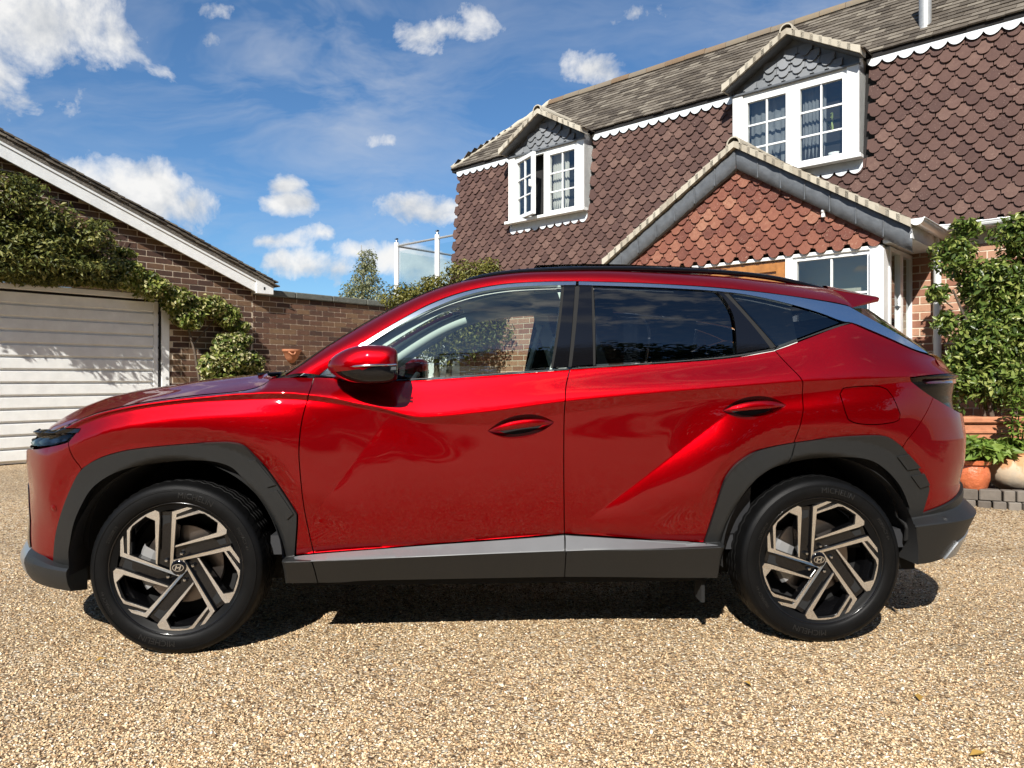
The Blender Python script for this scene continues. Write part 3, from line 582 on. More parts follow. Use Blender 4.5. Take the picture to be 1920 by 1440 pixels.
# pressed pads on the arch cladding, each a raised plate
def pad_on(quads):
    for q in quads: panel('cladding_pad', q, M_CLAD, off=.0185, depth=.012, gap=.001, rnd_=False, res=.02)
pad_on([POLY['pad_f1'], POLY['pad_f2'], POLY['pad_r1'], POLY['pad_r2']])
# lamps
panel('tail_lamp', POLY['tail_lamp'], M_TAILBK, offf=lambda a, z: -.002-.24*np.clip(1.135-z, 0, .12))
panel('tail_lamp_lens', POLY['tail_lens'], M_TAIL, off=.001, depth=.012)
panel('head_lamp', POLY['head_lamp'], M_GLOSS, off=-.030, depth=.02)
panel('head_lamp_lens', POLY['head_lamp'], M_LAMP, off=-.001, depth=.004)
panel('running_lamp', POLY['running_lamp'], M_GLOSS, off=.002, depth=.03)
M_REFL = mat('lamp_reflector', (.7,.72,.75), rough=.12, metal=1.)
panel('lamp_projector', POLY['projector'], M_REFL, off=-.016, depth=.01, res=.01)
panel('lamp_projector', POLY['projector2'], M_REFL, off=-.016, depth=.01, res=.01)
# glass house
panel('door_seal', POLY['door_seal_b'], M_MATTE, off=-.010, depth=.004); panel('door_seal', POLY['door_seal_c'], M_MATTE, off=-.010, depth=.004)
panel('b_pillar_trim', POLY['b_pillar_trim'], M_GLOSS, off=-.003); panel('b_pillar_trim', POLY['b_pillar_trim_rear'], M_GLOSS, off=-.003)
panel('c_pillar_trim', POLY['c_pillar_trim'], M_GLOSS, off=-.003); panel('quarter_seal', POLY['quarter_surround'], M_CLAD, off=.001)
panel('front_window', POLY['front_glass'], M_GLASS, off=-.006, depth=.004, res=.03)
panel('rear_window', POLY['rear_glass'], M_PRIV, off=-.006, depth=.004, res=.03)
panel('quarter_window', POLY['quarter_glass'], M_PRIV, off=-.005, depth=.004, res=.03)
M_RUBSEAL = mat('rubber_seal', (.012,.012,.012), rough=.6)
panel('window_chrome', POLY['chrome_front'], M_CHROME, off=.003, depth=.014, res=.010, rnd_=True)
panel('pillar_chrome', POLY['chrome_rear'], M_CHROME, off=.003, depth=.014, res=.012)
panel('belt_chrome', POLY['chrome_belt'], M_CHROME, off=.004, depth=.012, res=.02)
panel('belt_trim', POLY['chrome_belt_rear'], M_CLAD, off=.004, depth=.012, res=.02)
panel('mirror_sail', POLY['mirror_sail'], M_CHROME, off=.000, depth=.02)
# dark shell behind the panel gaps
core = [(-.46,.93),(-.2,1.0),(.1,1.04),(.35,1.08),(.55,1.10),(1.2,1.10),(2.4,1.18),(2.6,1.25),(2.9,1.33),(3.15,1.12),(3.2,1.0),(3.13,.5),(3.12,.42)]
core += [(2.68+.425*math.cos(t), .37+.425*math.sin(t)) for t in np.linspace(.1, math.pi-.05, 24)]+[(2.2,.33),(.5,.33)]+[(.425*math.cos(t), .37+.425*math.sin(t)) for t in np.linspace(.05, math.pi-.1, 24)]+[(-.47,.45)]
panel('inner_shell', core, M_MATTE, off=-.028, depth=.01, res=.05, rnd_=False, gap=0)

# upper structure
def curve(key, n, ext=None):
    P = np.array(CURVE[key]); Q = _catmull(P, 12); L = np.concatenate([[0], np.cumsum(np.linalg.norm(np.diff(Q, axis=0), axis=1))]); t = np.linspace(0, L[-1], n)
    return np.stack([np.interp(t, L, Q[:,i]) for i in range(3)], 1)
GT = np.array(POLY['glass_top']); gt = surf(GT[:,0], GT[:,1], .002); CURVE['glass_top'] = [tuple(p) for p in gt]
def loft(name, rows, m, parent=None, angle=None):
    mb = MB(); mb.grid([[tuple(q) for q in cl(np.array(r))] for r in rows]); return mb.build(name, m, parent or car, smooth=True, angle=angle)
n = 70; ga, ra = curve('glass_top', n), curve('roof_edge', n)
# cantrail / A pillar, a rounded strip from the chrome up to the roof edge
strip = []
for k in range(9):
    t = k/8; b = 4*t*(1-t)*.014
    strip.append(ga*(1-t)+ra*t+np.array([0,.7*b,.7*b]))
pil = loft('roof_side_rail', [list(map(tuple, s)) for s in strip], M_PAINT); mirror(pil)
lo_ = loft('pillar_return', [ga, ga+np.array([0,-.03,-.004])], M_MATTE); mirror(lo_)
# roof and windscreen, edge to edge across the car
ua = ra[:,0]
bow = np.interp(ua, [.41,.6,.9,1.16,1.4,2.4,2.87],[-.19,-.12,-.055,-.03,-.01,.06,.12]); crown = np.interp(ua, [.41,.6,.9,1.16,1.5,2.4,2.87],[-.012,.004,.022,.036,.045,.045,.04])
def across(i0, i1, name, m, dz=0, w=1.0):
    rows = []
    for i in range(i0, i1):
        rows.append([(ua[i]+bow[i]*(1-s*s), ra[i,1]*s*w, ra[i,2]+crown[i]*(1-s*s)+dz) for s in np.linspace(-1,1,33)])
    return loft(name, rows, m)
ihead = int(np.argmin(abs(ua-1.16)))
across(0, ihead+1, 'windscreen', M_SCREEN, .004, .985)
across(ihead, n, 'roof', M_GLOSS if False else M_PAINT)
across(ihead, n, 'headliner', M_TRIM, -.035, .99)
# dark band round the windscreen
edge = [ra[:ihead+1]+np.array([0,0,.006]), ra[:ihead+1]+np.array([.0,-.022,.004])]
e_ = loft('windscreen_seal', edge, M_RUBSEAL); mirror(e_)
a_in = loft('inner_pillar_trim', [ga[:46]+np.array([.06,-.030,-.035]), ga[:46]+np.array([.03,-.045,-.01]), ra[:46]+np.array([.03,-.03,-.02]), ra[:46]+np.array([.0,-.07,-.03])], M_TRIM); mirror(a_in)
pm_ = (ga[:40]+ra[:40])/2+np.array([.035,-.045,-.030]); mb = MB(); mb.tube([tuple(p) for p in cl(pm_)], .040, 8); t_ = mb.build('pillar_lining', M_TRIM, car, smooth=True); mirror(t_)
# panoramic roof glass standing a little proud
pg = MB()
pg.grid([[tuple(cl((u, v, float(np.interp(u, ua, ra[:,2]))+.052+.012*(1-(v/.5)**2)-.02*max(0,(1.45-u))**2*4))) for v in np.linspace(-.47,.47,9)] for u in np.linspace(1.5,2.42,12)])
pg.build('sunroof', M_GLOSS, car, smooth=True)
# roof rails
rr = np.array(CURVE['roof_rail']); rq = _catmull(rr, 6)
mb = MB(); mb.tube([tuple(p) for p in cl(rq-np.array([0,0,.012]))], .012, 8); rail = mb.build('roof_rail', M_GLOSS, car, smooth=True); mirror(rail)
mb = MB()
for p in (rq[3],):
    mb.box((p[0]-.05,-p[1]-.012,p[2]-.05),(p[0]+.05,-p[1]+.012,p[2]-.01), .006)
rf = mb.build('roof_rail_foot', M_GLOSS, car); mirror(rf)
# bonnet
he = curve('hood_edge', 40); nh = len(he); ht = np.array(CURVE['hood_top'])
rows = []
for i in range(nh):
    t = i/(nh-1); u0, v0, z0 = he[i]
    uc = -.905+(.20+.905)*t**1.08; zc = float(np.interp(uc, np.r_[-.92,-.89,ht[:,0]-.03], np.r_[.835,.862,ht[:,2]+.004]))
    row = []
    for s in np.linspace(-1,1,49):
        q = abs(s); f = 1-q**2.2; ridge = .008*math.exp(-((q-.70)/.07)**2)*min(1,t*3)
        row.append((u0*(1-f)+uc*f + 0, v0*s, z0+(zc-z0)*(1-q**3.2)+ridge*0.8))
    rows.append(row)
loft('bonnet', rows, M_PAINT)
loft('bonnet_underside', [[(p[0]+.01,p[1]*.97,p[2]-.035) for p in r] for r in rows], M_MATTE)
# cowl and wipers
mb = MB(); mb.grid([[tuple(cl((.20+.22*abs(s)**2+du, .79*s, 1.118+.012*abs(s)**2+dz))) for s in np.linspace(-1,1,17)] for du, dz in ((-.03,-.01),(.06,.006),(.16,.0))]); mb.build('cowl', M_MATTE, car, smooth=True)
mb = MB(); mb.tube([tuple(cl(p)) for p in ((.27,.35,1.135),(.36,.55,1.15),(.43,.66,1.152),(.47,.70,1.148))], .011, 6); mb.tube([tuple(cl(p)) for p in ((.25,.60,1.14),(.30,.30,1.15),(.30,-.1,1.16))], .009, 6)
mb.build('wiper', M_GLOSS, car, smooth=True)
# grille between the lamps
mb = MB(); aa = np.linspace(A0, -1.02, 14); zz = np.linspace(.66,.87,8)
mb.grid([[tuple(cl(surf(a, z, -.02))) for z in zz] for a in aa]); g1 = mb.build('grille', M_GLOSS, car, smooth=True); mirror(g1)
for z in (.69,.72,.75,.78,.81,.84):
    mb = MB(); mb.tube([tuple(cl(surf(a, z, -.012))) for a in np.linspace(A0, -1.03, 10)], .007, 5); b = mb.build('grille_bar', M_CHROME if z == .84 else M_GLOSS, car); mirror(b)
mb = MB(); mb.grid([[tuple(cl(surf(a, z, -.012))) for z in np.linspace(.34,.67,6)] for a in np.linspace(A0,-1.06,10)]); g2 = mb.build('lower_grille', M_MATTE, car, smooth=True); mirror(g2)
# front parking sensors
for px in ('sensor_f','sensor_r'):
    a, z = POLY[px][0]; c = surf(a, z, .0115 if px=='sensor_r' else .0015); nn_ = surf_n(np.array(a), np.array(z)); fr = Matrix.Translation(Vector(cl(c))) @ Vector(cl(nn_)).to_track_quat('Z','Y').to_matrix().to_4x4()
    mb = MB(); mb.lathe([(.0,.003),(.009,.003),(.011,.0005),(.013,.0015),(.015,0)], 16, fr); s_ = mb.build('parking_sensor', M_PAINT if px=='sensor_f' else M_CLAD, car, smooth=True)
# tailgate, rear screen, spoiler
rg = curve('rear_glass_edge', 14); bw = np.linspace(.34,.25,14)
loft('rear_screen', [[(p[0]+b*(1-s*s), p[1]*s, p[2]+.03*(1-s*s)) for s in np.linspace(-1,1,21)] for p, b in zip(rg, bw)], M_GLOSS)
loft('rear_screen_frame', [[(p[0]+b*(1-s*s)-.03, p[1]*s*1.0, p[2]+.03*(1-s*s)-.04) for s in np.linspace(-1,1,21)] for p, b in zip(rg, bw)], M_MATTE)
gb = rg[-1]; aa = np.linspace(3.30, A1, 15); low = surf(aa, np.full(15, 1.152), -.008); lowf = np.vstack([low, (low*np.array([1,-1,1]))[::-1][1:]])
sw = lowf[:,1]/max(lowf[:,1]); up = np.stack([gb[0]+bw[-1]*(1-sw**2), gb[1]*sw, gb[2]+.03*(1-sw**2)], 1)
loft('tailgate', [up*(1-t)+lowf*t+np.array([.0,0,.02*math.sin(math.pi*t)]) for t in np.linspace(0,1,7)], M_PAINT)
e0 = ra[-1]; st = CURVE['spoiler_tip']; tip, tipb, cor = (np.array(p) for p in st)
top_r = [(e0[0]+.12*(1-s*s), e0[1]*s, e0[2]+.045*(1-s**4)) for s in np.linspace(-1,1,25)]
tip_r = [(tip[0]+.10*(1-s*s), (.50 if abs(s)<.999 else .50)*s*1.02, tip[2]+.055*(1-s*s)) for s in np.linspace(-1,1,25)]
tpb_r = [(tipb[0]+.10*(1-s*s)-.012, .50*s*1.02, tipb[2]+.055*(1-s*s)) for s in np.linspace(-1,1,25)]
und_r = [(cor[0]+.09*(1-s*s), .585*s, cor[2]+.04*(1-s*s)) for s in np.linspace(-1,1,25)]
loft('spoiler', [top_r, tip_r, tpb_r, und_r], M_PAINT, angle=30)
# spoiler end: from the roof side down to the chrome
pe = np.array(CURVE['glass_top'])[-3:]
mbs = MB(); mbs.add([tuple(cl(p)) for p in (e0, tip*np.array([1,1.02,1]), tipb*np.array([1,1.02,1]), cor, pe[-1], pe[-2], ra[-6])], [(0,1,2,3,4,5,6)]); se = mbs.build('spoiler_end', M_PAINT, car); mirror(se)
# handles: a hollow behind a bowed grip
def handle(name, c, L, door, tilt):
    a0, z0 = c; n_ = 26; rows = []
    for i in range(n_+1):
        t = -1+2*i/n_; hw = .046*(1-abs(t)**2.2)+.004; a = a0+t*L/2*1.01; zc = z0+tilt*t*L/2
        rows.append([tuple(cl(surf(a, zc+hw*s, -.001-.044*(1-s*s)*(1-abs(t)**2.5)))) for s in np.linspace(-1,1,13)])
    mb = MB(); mb.grid(rows); cup = mb.build(name+'_recess', M_PAINT, car, smooth=True); mirror(cup)
    rows = []
    for i in range(n_+1):
        t = -1+2*i/n_; hw = .0165*(1-abs(t)**2.6)+.0012; bow_ = .020*(1-abs(t)**3)-.001; a = a0+t*L/2*.985; zc = z0+tilt*t*L/2+.012*(1-t*t)
        rows.append([tuple(cl(surf(a, zc+hw*math.sin(q), bow_+ .010*(1-abs(t)**3)*math.cos(q)))) for q in np.linspace(0, 2*math.pi, 15)])
    mb = MB(); mb.grid(rows); h = mb.build(name, M_PAINT, car, smooth=True); mirror(h)
for key, d in (('handle_f', fd), ('handle_r', rd)):
    p, q = POLY[key]; handle('door_handle', ((p[0]+q[0])/2, (p[1]+q[1])/2), q[0]-p[0], d, (q[1]-p[1])/(q[0]-p[0]))
# door mirror
def door_mirror():
    # outline of the housing seen from the side, then swept outwards; (u, z) rings at rising v
    secs = [ # v, u-centre, z-centre, half-length, half-height
        (.865,.720,1.165,.060,.020),(.885,.735,1.165,.095,.040),(.905,.748,1.170,.128,.066),(.94,.760,1.174,.142,.079),(.985,.772,1.176,.142,.081),(1.02,.784,1.176,.128,.075),(1.043,.800,1.174,.098,.058),(1.052,.815,1.172,.055,.032),(1.054,.82,1.172,.004,.003)]
    def ring(v, uc, zc, hl, hh, n=28):
        r = []
        for k in range(n):
            t = 2*math.pi*k/n; c, s = math.cos(t), math.sin(t)
            x = math.copysign(abs(c)**(.42 if c > 0 else .95), c)*hl; y = math.copysign(abs(s)**(.60 if c > 0 else .78), s)*hh*(1 if s > 0 else .94)
            if c < 0: y *= 1-.36*abs(c)**1.6                      # pointed nose
            if c > 0: x = min(x, hl*.93)
            r.append((uc+x, v, zc+y))
        return r
    R = [ring(*s) for s in secs]
    top = MB(); n = 28
    for part, nm, mm in (('cap','mirror_cap',M_PAINT),('base','mirror_base',M_GLOSS)):
        mb = MB(); P = [[tuple(cl(p)) for p in r]+[tuple(cl(r[0]))] for r in R]
        fs = []; m = n+1; vs = [p for r in P for p in r]
        for i in range(len(P)-1):
            for j in range(n):
                zc = np.mean([vs[i*m+j][2], vs[i*m+j+1][2]]); uc = np.mean([vs[i*m+j][0], vs[i*m+j+1][0]])
                isbase = zc < 1.150+.024*(uc-.70)/.2
                if isbase == (part == 'base'): fs.append((i*m+j, i*m+j+1, (i+1)*m+j+1, (i+1)*m+j))
        mb.add(vs, fs); o = mb.build(nm, mm, car, smooth=True); mirror(o)
    mb = MB(); mb.tube([tuple(cl(p)) for p in ((.668,1.008,1.163),(.72,1.040,1.170),(.80,1.062,1.175),(.905,1.040,1.178))], .0045, 6); o = mb.build('indicator_strip', M_REFL, car, smooth=True); mirror(o)
    mb = MB(); mb.add([tuple(cl(p)) for p in ((.62,.868,1.158),(.70,1.012,1.154),(.905,1.048,1.170),(.905,1.050,1.158),(.70,1.014,1.142),(.62,.870,1.148))], [(0,1,4,5),(1,2,3,4)]); o = mb.build('mirror_trim', M_CHROME, car); mirror(o)
    # arm to the door
    mb = MB(); mb.grid([[tuple(cl((u0+du, v, z+dz))) for du, dz in ((-.08,0),(-.05,.02),(.05,.02),(.08,0),(.05,-.018),(-.05,-.018),(-.08,0))] for v, u0, z in ((.845,.70,1.128),(.88,.735,1.135),(.92,.77,1.14))]); o = mb.build('mirror_arm', M_GLOSS, car, smooth=True); mirror(o)
door_mirror()

# wheels --------------------------------------------------------------
WF = Matrix(((1,0,0,0),(0,0,-1,0),(0,1,0,0),(0,0,0,1)))       # local z of a turned part -> outwards (-y), xy plane -> x,z
def zp(p): return ((p[0]-774)/1925, -(p[1]-742)/1925)
SPOKE = [(706,770),(737,298),(888,252),(914,263),(770,317),(766,343),(955,282),(1002,291),(1160,428),(1154,474),(1112,491),(748,581),(754,567),(1080,466),(1090,386),(986,313),(945,309),(764,360),(731,690),(722,760)]
def text_mesh(body, size, depth=.0008):
    cu = bpy.data.curves.new('t', 'FONT'); cu.body = body; cu.size = size; cu.extrude = depth; cu.resolution_u = 3; cu.align_x = 'CENTER'
    o = bpy.data.objects.new('t', cu); COL.objects.link(o); dg = bpy.context.evaluated_depsgraph_get(); me = bpy.data.meshes.new_from_object(o.evaluated_get(dg))
    vs = [tuple(v.co) for v in me.vertices]; fs = [tuple(p.vertices) for p in me.polygons]
    bpy.data.objects.remove(o); bpy.data.curves.remove(cu); bpy.data.meshes.remove(me); return vs, fs
def make_wheel():
    w = empty('wheel', (0,0,0), 0, car)
    # local frame: origin at the hub on the car centre plane, outwards = -y
    # tyre: profile (radius, outward distance)
    prof = [(.240,.872),(.256,.880),(.268,.884),(.272,.8895),(.2735,.8915),(.280,.8945),(.290,.8975),(.305,.899),(.318,.8965),(.3185,.8985),(.3245,.8975),(.325,.8945),(.333,.889),(.3385,.8855),(.3445,.877),(.3500,.866),(.353,.850),(.3545,.838),(.3545,.833),(.347,.8315),(.347,.8245),(.3548,.823),(.3552,.80),(.347,.798),(.347,.790),(.3555,.789),(.3555,.765),(.347,.764),(.347,.756),(.355,.755),(.355,.73),(.347,.729),(.347,.722),(.3545,.72),(.352,.70),(.345,.685),(.33,.673),(.30,.668),(.26,.685),(.236,.70)]
    nseg = 144; mb = MB(); vs = []; fs = []; q = len(prof)
    for k in range(nseg):
        t = 2*math.pi*k/nseg
        for j, (r, h) in enumerate(prof):
            rr_ = r
            if r > .3495 and k % 2 == 0 and (h > .838 or h < .72): rr_ = r-.0065          # lateral sipes of the shoulder blocks
            elif r > .354 and k % 3 == 0: rr_ = r-.004
            vs.append((rr_*math.cos(t), rr_*math.sin(t), h))
    for k in range(nseg):
        k2 = (k+1)%nseg
        for i in range(q-1): fs.append((k*q+i, k*q+i+1, k2*q+i+1, k2*q+i))
    mb.add([WF @ Vector(v) for v in vs], fs); mb.build('tyre', M_RUBBER, w, fix=True, angle=38)
    # raised lettering on the sidewall
    mb = MB()
    for txt, ang, size, rad in (('MICHELIN', math.radians(74), .033, .300), ('PRIMACY 4+', math.radians(24), .019, .303), ('MICHELIN', math.radians(256), .033, .300), ('PRIMACY 4+', math.radians(206), .019, .303), ('235/50R19', math.radians(150), .018, .292)):
        vs, fs_ = text_mesh(txt, size); out = []
        for x, y, z in vs:
            rr_ = rad-.010+y; t = ang-x/rad; hh = np.interp(rr_, [p[0] for p in prof[1:9]], [p[1] for p in prof[1:9]])
            out.append(WF @ Vector((rr_*math.cos(t), rr_*math.sin(t), hh+.0006+max(z,0)*1.2)))
        mb = MB(); mb.add(out, fs_); mb.build('tyre_lettering', M_LETTER, w)
    mb = MB(); mb.lathe([(.258,.8765),(.2705,.8805),(.2715,.885),(.2690,.8880),(.2655,.8865),(.2660,.876),(.2640,.862),(.254,.848),(.232,.83),(.228,.78),(.225,.70)], 96, WF); mb.build('rim', M_WBLACK, w, smooth=True, fix=True)
    # black spoke bodies: a set-back plate with five windows
    body = [zp(p) for p in SPOKE]
    for k in range(5):
        rot = Matrix.Rotation(-k*2*math.pi/5, 2)
        def R(pts): return [tuple(rot @ Vector(p)) for p in pts]
        # dish: the face sits deeper towards the hub
        def dish(p): r = math.hypot(*p); return .8605+.018*min(1, max(0,(r-.05)/.19))
        pl = R(body); npl = len(pl)
        mb = MB(); top = [WF @ Vector((x, y, dish((x,y)))) for x, y in pl]; low_ = [WF @ Vector((x, y, dish((x,y))-.006)) for x, y in pl]
        tri = delaunay_2d_cdt([Vector(p) for p in pl], [(i,(i+1)%npl) for i in range(npl)], [tuple(range(npl))], 1, 1e-6)
        mb.add([WF @ Vector((v[0], v[1], dish(v))) for v in tri[0]], [tuple(t) for t in tri[2]]); mb.add(top+low_, [(i,(i+1)%npl,npl+(i+1)%npl,npl+i) for i in range(npl)])
        mb.build('spoke', M_ALLOY, w, fix=True)
        mb = MB()
        outer = [(700,772),(731,294),(888,248),(940,262),(1004,286),(1166,426),(1160,478),(1114,497),(742,588)]
        inner = [(751,575),(1074,462),(1084,388),(984,318),(945,314),(769,363),(736,690)]
        ring_ = [zp(p) for p in outer]; win = [zp(p) for p in inner]
        for a_, b_, hh, dd in ((outer, None, 0, 0),):
            o2, w2 = R(ring_), R(win); pts = o2+w2; no, nw = len(o2), len(w2)
            tri = delaunay_2d_cdt([Vector(p) for p in pts], [(i,(i+1)%no) for i in range(no)]+[(no+i,no+(i+1)%nw) for i in range(nw)], [], 0, 1e-6)
            V = np.array([tuple(v) for v in tri[0]]); T = np.array(tri[2]); c = V[T].mean(1); kk = inside(c, np.array(o2)) & ~inside(c, np.array(w2)); T = T[kk]
            mb.add([WF @ Vector((x, y, dish((x,y))-.005)) for x, y in V], [tuple(t) for t in T])
            for lp in (o2, w2):
                m_ = len(lp); mb.add([WF @ Vector((x,y,dish((x,y))-.005)) for x, y in lp]+[WF @ Vector((x*(1.0 if lp is o2 else 1),y,dish((x,y))-.046)) for x, y in lp], [(i,(i+1)%m_,m_+(i+1)%m_,m_+i) for i in range(m_)])
        # the black spoke between two machined outlines
        gap_ = [(730,300),(706,770),(650,790),(600,720),(612,560),(620,300)]
        gp = R([zp(p) for p in gap_]); ng = len(gp); mb.add([WF @ Vector((x,y,dish((x,y))-(.016 if i not in (2,3) else .010))) for i, (x,y) in enumerate(gp)], [tuple(range(ng))])
        slot = R([zp(p) for p in ((712,330),(700,545),(655,548),(640,530),(642,330))]); ns = len(slot)
        mb.build('spoke_body', M_WBLACK, w, fix=True)
        mb = MB(); mb.add([WF @ Vector((x,y,dish((x,y))-.0150)) for x, y in slot]+[WF @ Vector((x,y,dish((x,y))-.03)) for x, y in slot], [tuple(range(ns))]+[(i,(i+1)%ns,ns+(i+1)%ns,ns+i) for i in range(ns)]); mb.build('spoke_slot', M_MATTE, w)
        t = math.radians(78)-k*2*math.pi/5; fr = WF @ Matrix.Translation((.0573*math.cos(t), .0573*math.sin(t), .845))
        mb = MB(); mb.lathe([(0,.018),(.006,.017),(.0085,.013),(.0095,.0),(.0095,-.01)], 6, fr); mb.build('wheel_nut', M_STEEL, w)
    mb = MB(); mb.lathe([(0,.8665),(.024,.8665),(.0295,.8645),(.031,.860),(.032,.85)], 40, WF); cap = mb.build('hub_cap', M_GLOSS, w, smooth=True, angle=None)
    # badge: an ellipse ring with a slanted H of two bars and a link
    mb = MB(); n_ = 40; ea, eb = .0235, .0150
    mb.add([WF @ Vector((ea*k2*math.cos(2*math.pi*i/n_), eb*(k2 if k2 == 1 else k2-.05)*math.sin(2*math.pi*i/n_), .8675)) for k2 in (1,.88) for i in range(n_)], [(i,(i+1)%n_,n_+(i+1)%n_,n_+i) for i in range(n_)])
    for pts in ([(-.0135,-.0085),(-.0085,-.0098),(-.0030,.0098),(-.0085,.0088)],[(.0085,-.0088),(.0030,-.0098),(.0085,.0098),(.0135,.0085)],[(-.0085,-.0035),(-.0060,.0015),(.0085,.0042),(.0060,-.0008)]):
        mb.add([WF @ Vector((x,y,.8678)) for x, y in pts], [(0,1,2,3)])
    mb.build('badge', M_STEEL, w)
    mb = MB(); mb.lathe([(.07,.795),(.16,.795),(.163,.79),(.163,.775),(.07,.775)], 64, WF); mb.lathe([(0,.835),(.066,.833),(.072,.82),(.074,.78)], 40, WF); mb.build('brake_disc', M_DISC, w, smooth=True, angle=40)
    mb = MB(); mb.lathe([(.10,.80),(.10,.822),(.125,.83),(.165,.83),(.178,.815),(.178,.76)], 14, WF, a0=math.radians(150), a1=math.radians(215)); mb.build('brake_caliper', M_CALIPER, w, fix=True)
    mb = MB(); mb.lathe([(.0,.74),(.232,.74)], 48, WF); mb.build('wheel_back', M_MATTE, w)
    return w
M_LETTER = mat('tyre_letter_rubber', (.009,.009,.009), rough=.35)
M_CALIPER = mat('caliper_grey', (.28,.28,.28), rough=.5, metal=.4)
w0 = make_wheel(); w0.location = (0,0,.35)
w1 = copy_tree(w0, car); w1.location = (2.68,0,.35); w1.rotation_euler = (0, math.radians(-3), 0)
for u in (0, 2.68):
    c = copy_tree(w0, car); c.location = (u,0,.35); c.rotation_euler = (0,0,math.pi)
# wheel wells
for u in (0, 2.68):
    mb = MB(); mb.lathe([(.0,.40),(.425,.40),(.425,.885)], 40, Matrix.Translation((u,0,.37)) @ WF, a0=-.10, a1=math.pi+.10); l_ = mb.build('wheel_liner', M_LINER, car, smooth=True, angle=40); mirror(l_)
# underside
mb = MB(); mb.box((-.55,-.62,.24),(3.25,.62,.36)); mb.box((.46,-.80,.25),(2.22,.80,.38)); mb.box((-.75,-.5,.25),(-.5,.5,.6)); mb.box((3.2,-.55,.36),(3.45,.55,.6)); mb.build('underbody', M_MATTE, car)
mb = MB(); mb.box((2.19,-.80,.155),(2.205,-.70,.30)); mb.build('mud_flap', M_MATTE, car)
# cabin
mb = MB(); mb.box((.35,-.78,.38),(3.1,.78,.46)); mb.build('cabin_floor', M_DASH, car)
mb = MB(); mb.box((.36,-.74,.80),(.78,.74,1.06), .05); mb.box((.30,-.72,1.0),(.62,.72,1.10),.03); mb.box((.60,.12,1.00),(.66,-.12,1.10),.015); mb.build('dashboard', M_DASH, car)
def seat(u, v, wd, tall=.0):
    s = empty('seat', (u, -v, .46), 0, car)
    mb = MB(); mb.box((-.26,-wd/2,0),(.26,wd/2,.20), .06); mb.build('cushion', M_SEAT, s)
    fr = Matrix.Translation((.24,0,.16)) @ Matrix.Rotation(math.radians(20), 4, 'Y')
    mb = MB(); mb.box((-.07,-wd/2,0),(.07,wd/2,.60), .06, fr); mb.build('backrest', M_SEAT, s)
    return s, fr
for u, v in ((1.22,.38),(1.22,-.38)):
    s, fr = seat(u, v, .50)
    mb = MB(); mb.box((-.05,-.13,.63),(.05,.13,.82), .04, fr); mb.box((-.008,-.07,.58),(.008,-.06,.66),0,fr); mb.box((-.008,.06,.58),(.008,.07,.66),0,fr); mb.build('headrest', M_SEAT, s)
s, fr = seat(2.12, 0, 1.3)
for v in (-.42,0,.42):
    mb = MB(); mb.box((-.05,v-.12,.58),(.05,v+.12,.74), .04, fr); mb.build('headrest', M_SEAT, s)
fr = Matrix.Translation((.80,.38,.98)) @ Matrix.Rotation(math.radians(-65), 4, 'Y')
sw_ = MB(); sw_.tube([fr @ Vector((.185*math.cos(t), .185*math.sin(t), 0)) for t in np.linspace(0, 2*math.pi, 33)], .015, 8, caps=False); sw_.box((-.06,-.07,-.03),(.06,.07,.02),.02,fr); sw_.box((-.015,-.18,-.012),(.015,.18,.008),0,fr); sw_.build('steering_wheel', M_DASH, car, smooth=False, angle=40)
mb = MB(); mb.box((.845,.30,.955),(.85,.345,1.035)); mb.build('steering_switch', M_STEEL, car)
mb = MB(); mb.box((.95,-.11,1.44),(1.0,.11,1.50),.02); mb.build('inside_mirror', M_DASH, car)
# inner door trims, both sides
mb = MB(); aa = np.linspace(.62, 2.4, 30); mb.grid([[tuple(cl(surf(a, z, -.07 if z < 1.05 else -.055))) for z in np.linspace(.45, 1.085+.03*max(0,a-1.4), 8)] for a in aa]); t_ = mb.build('inner_door_trim', M_DASH, car, smooth=True); mirror(t_)
mb = MB(); mb.grid([[tuple(cl(surf(a+.10*(1-t), z, -.045))) for a in (1.575,1.665)] for z, t in ((1.15,-.3),(1.3,.2),(1.45,.8),(1.55,1.05))]); t_ = mb.build('inner_pillar', M_TRIM, car, smooth=True); mirror(t_)
mb = MB(); mb.grid([[tuple(cl(surf(a, z, -.03))) for a in np.linspace(2.36,2.62,3)] for z in np.linspace(1.2,1.5,4)]); t_ = mb.build('rear_pillar_trim', M_TRIM, car, smooth=True); mirror(t_)
mb = MB(); mb.tube([tuple(cl(surf(a, z, -.05))) for a, z in ((1.63,1.46),(1.60,1.36),(1.56,1.20),(1.53,1.12))], .018, 5); t_ = mb.build('seat_belt', M_TRIM, car); mirror(t_)
mb = MB(); mb.box((2.545,-.68,1.29),(2.585,-.675,1.375)); mb.build('window_sticker', M_PAPER, car)

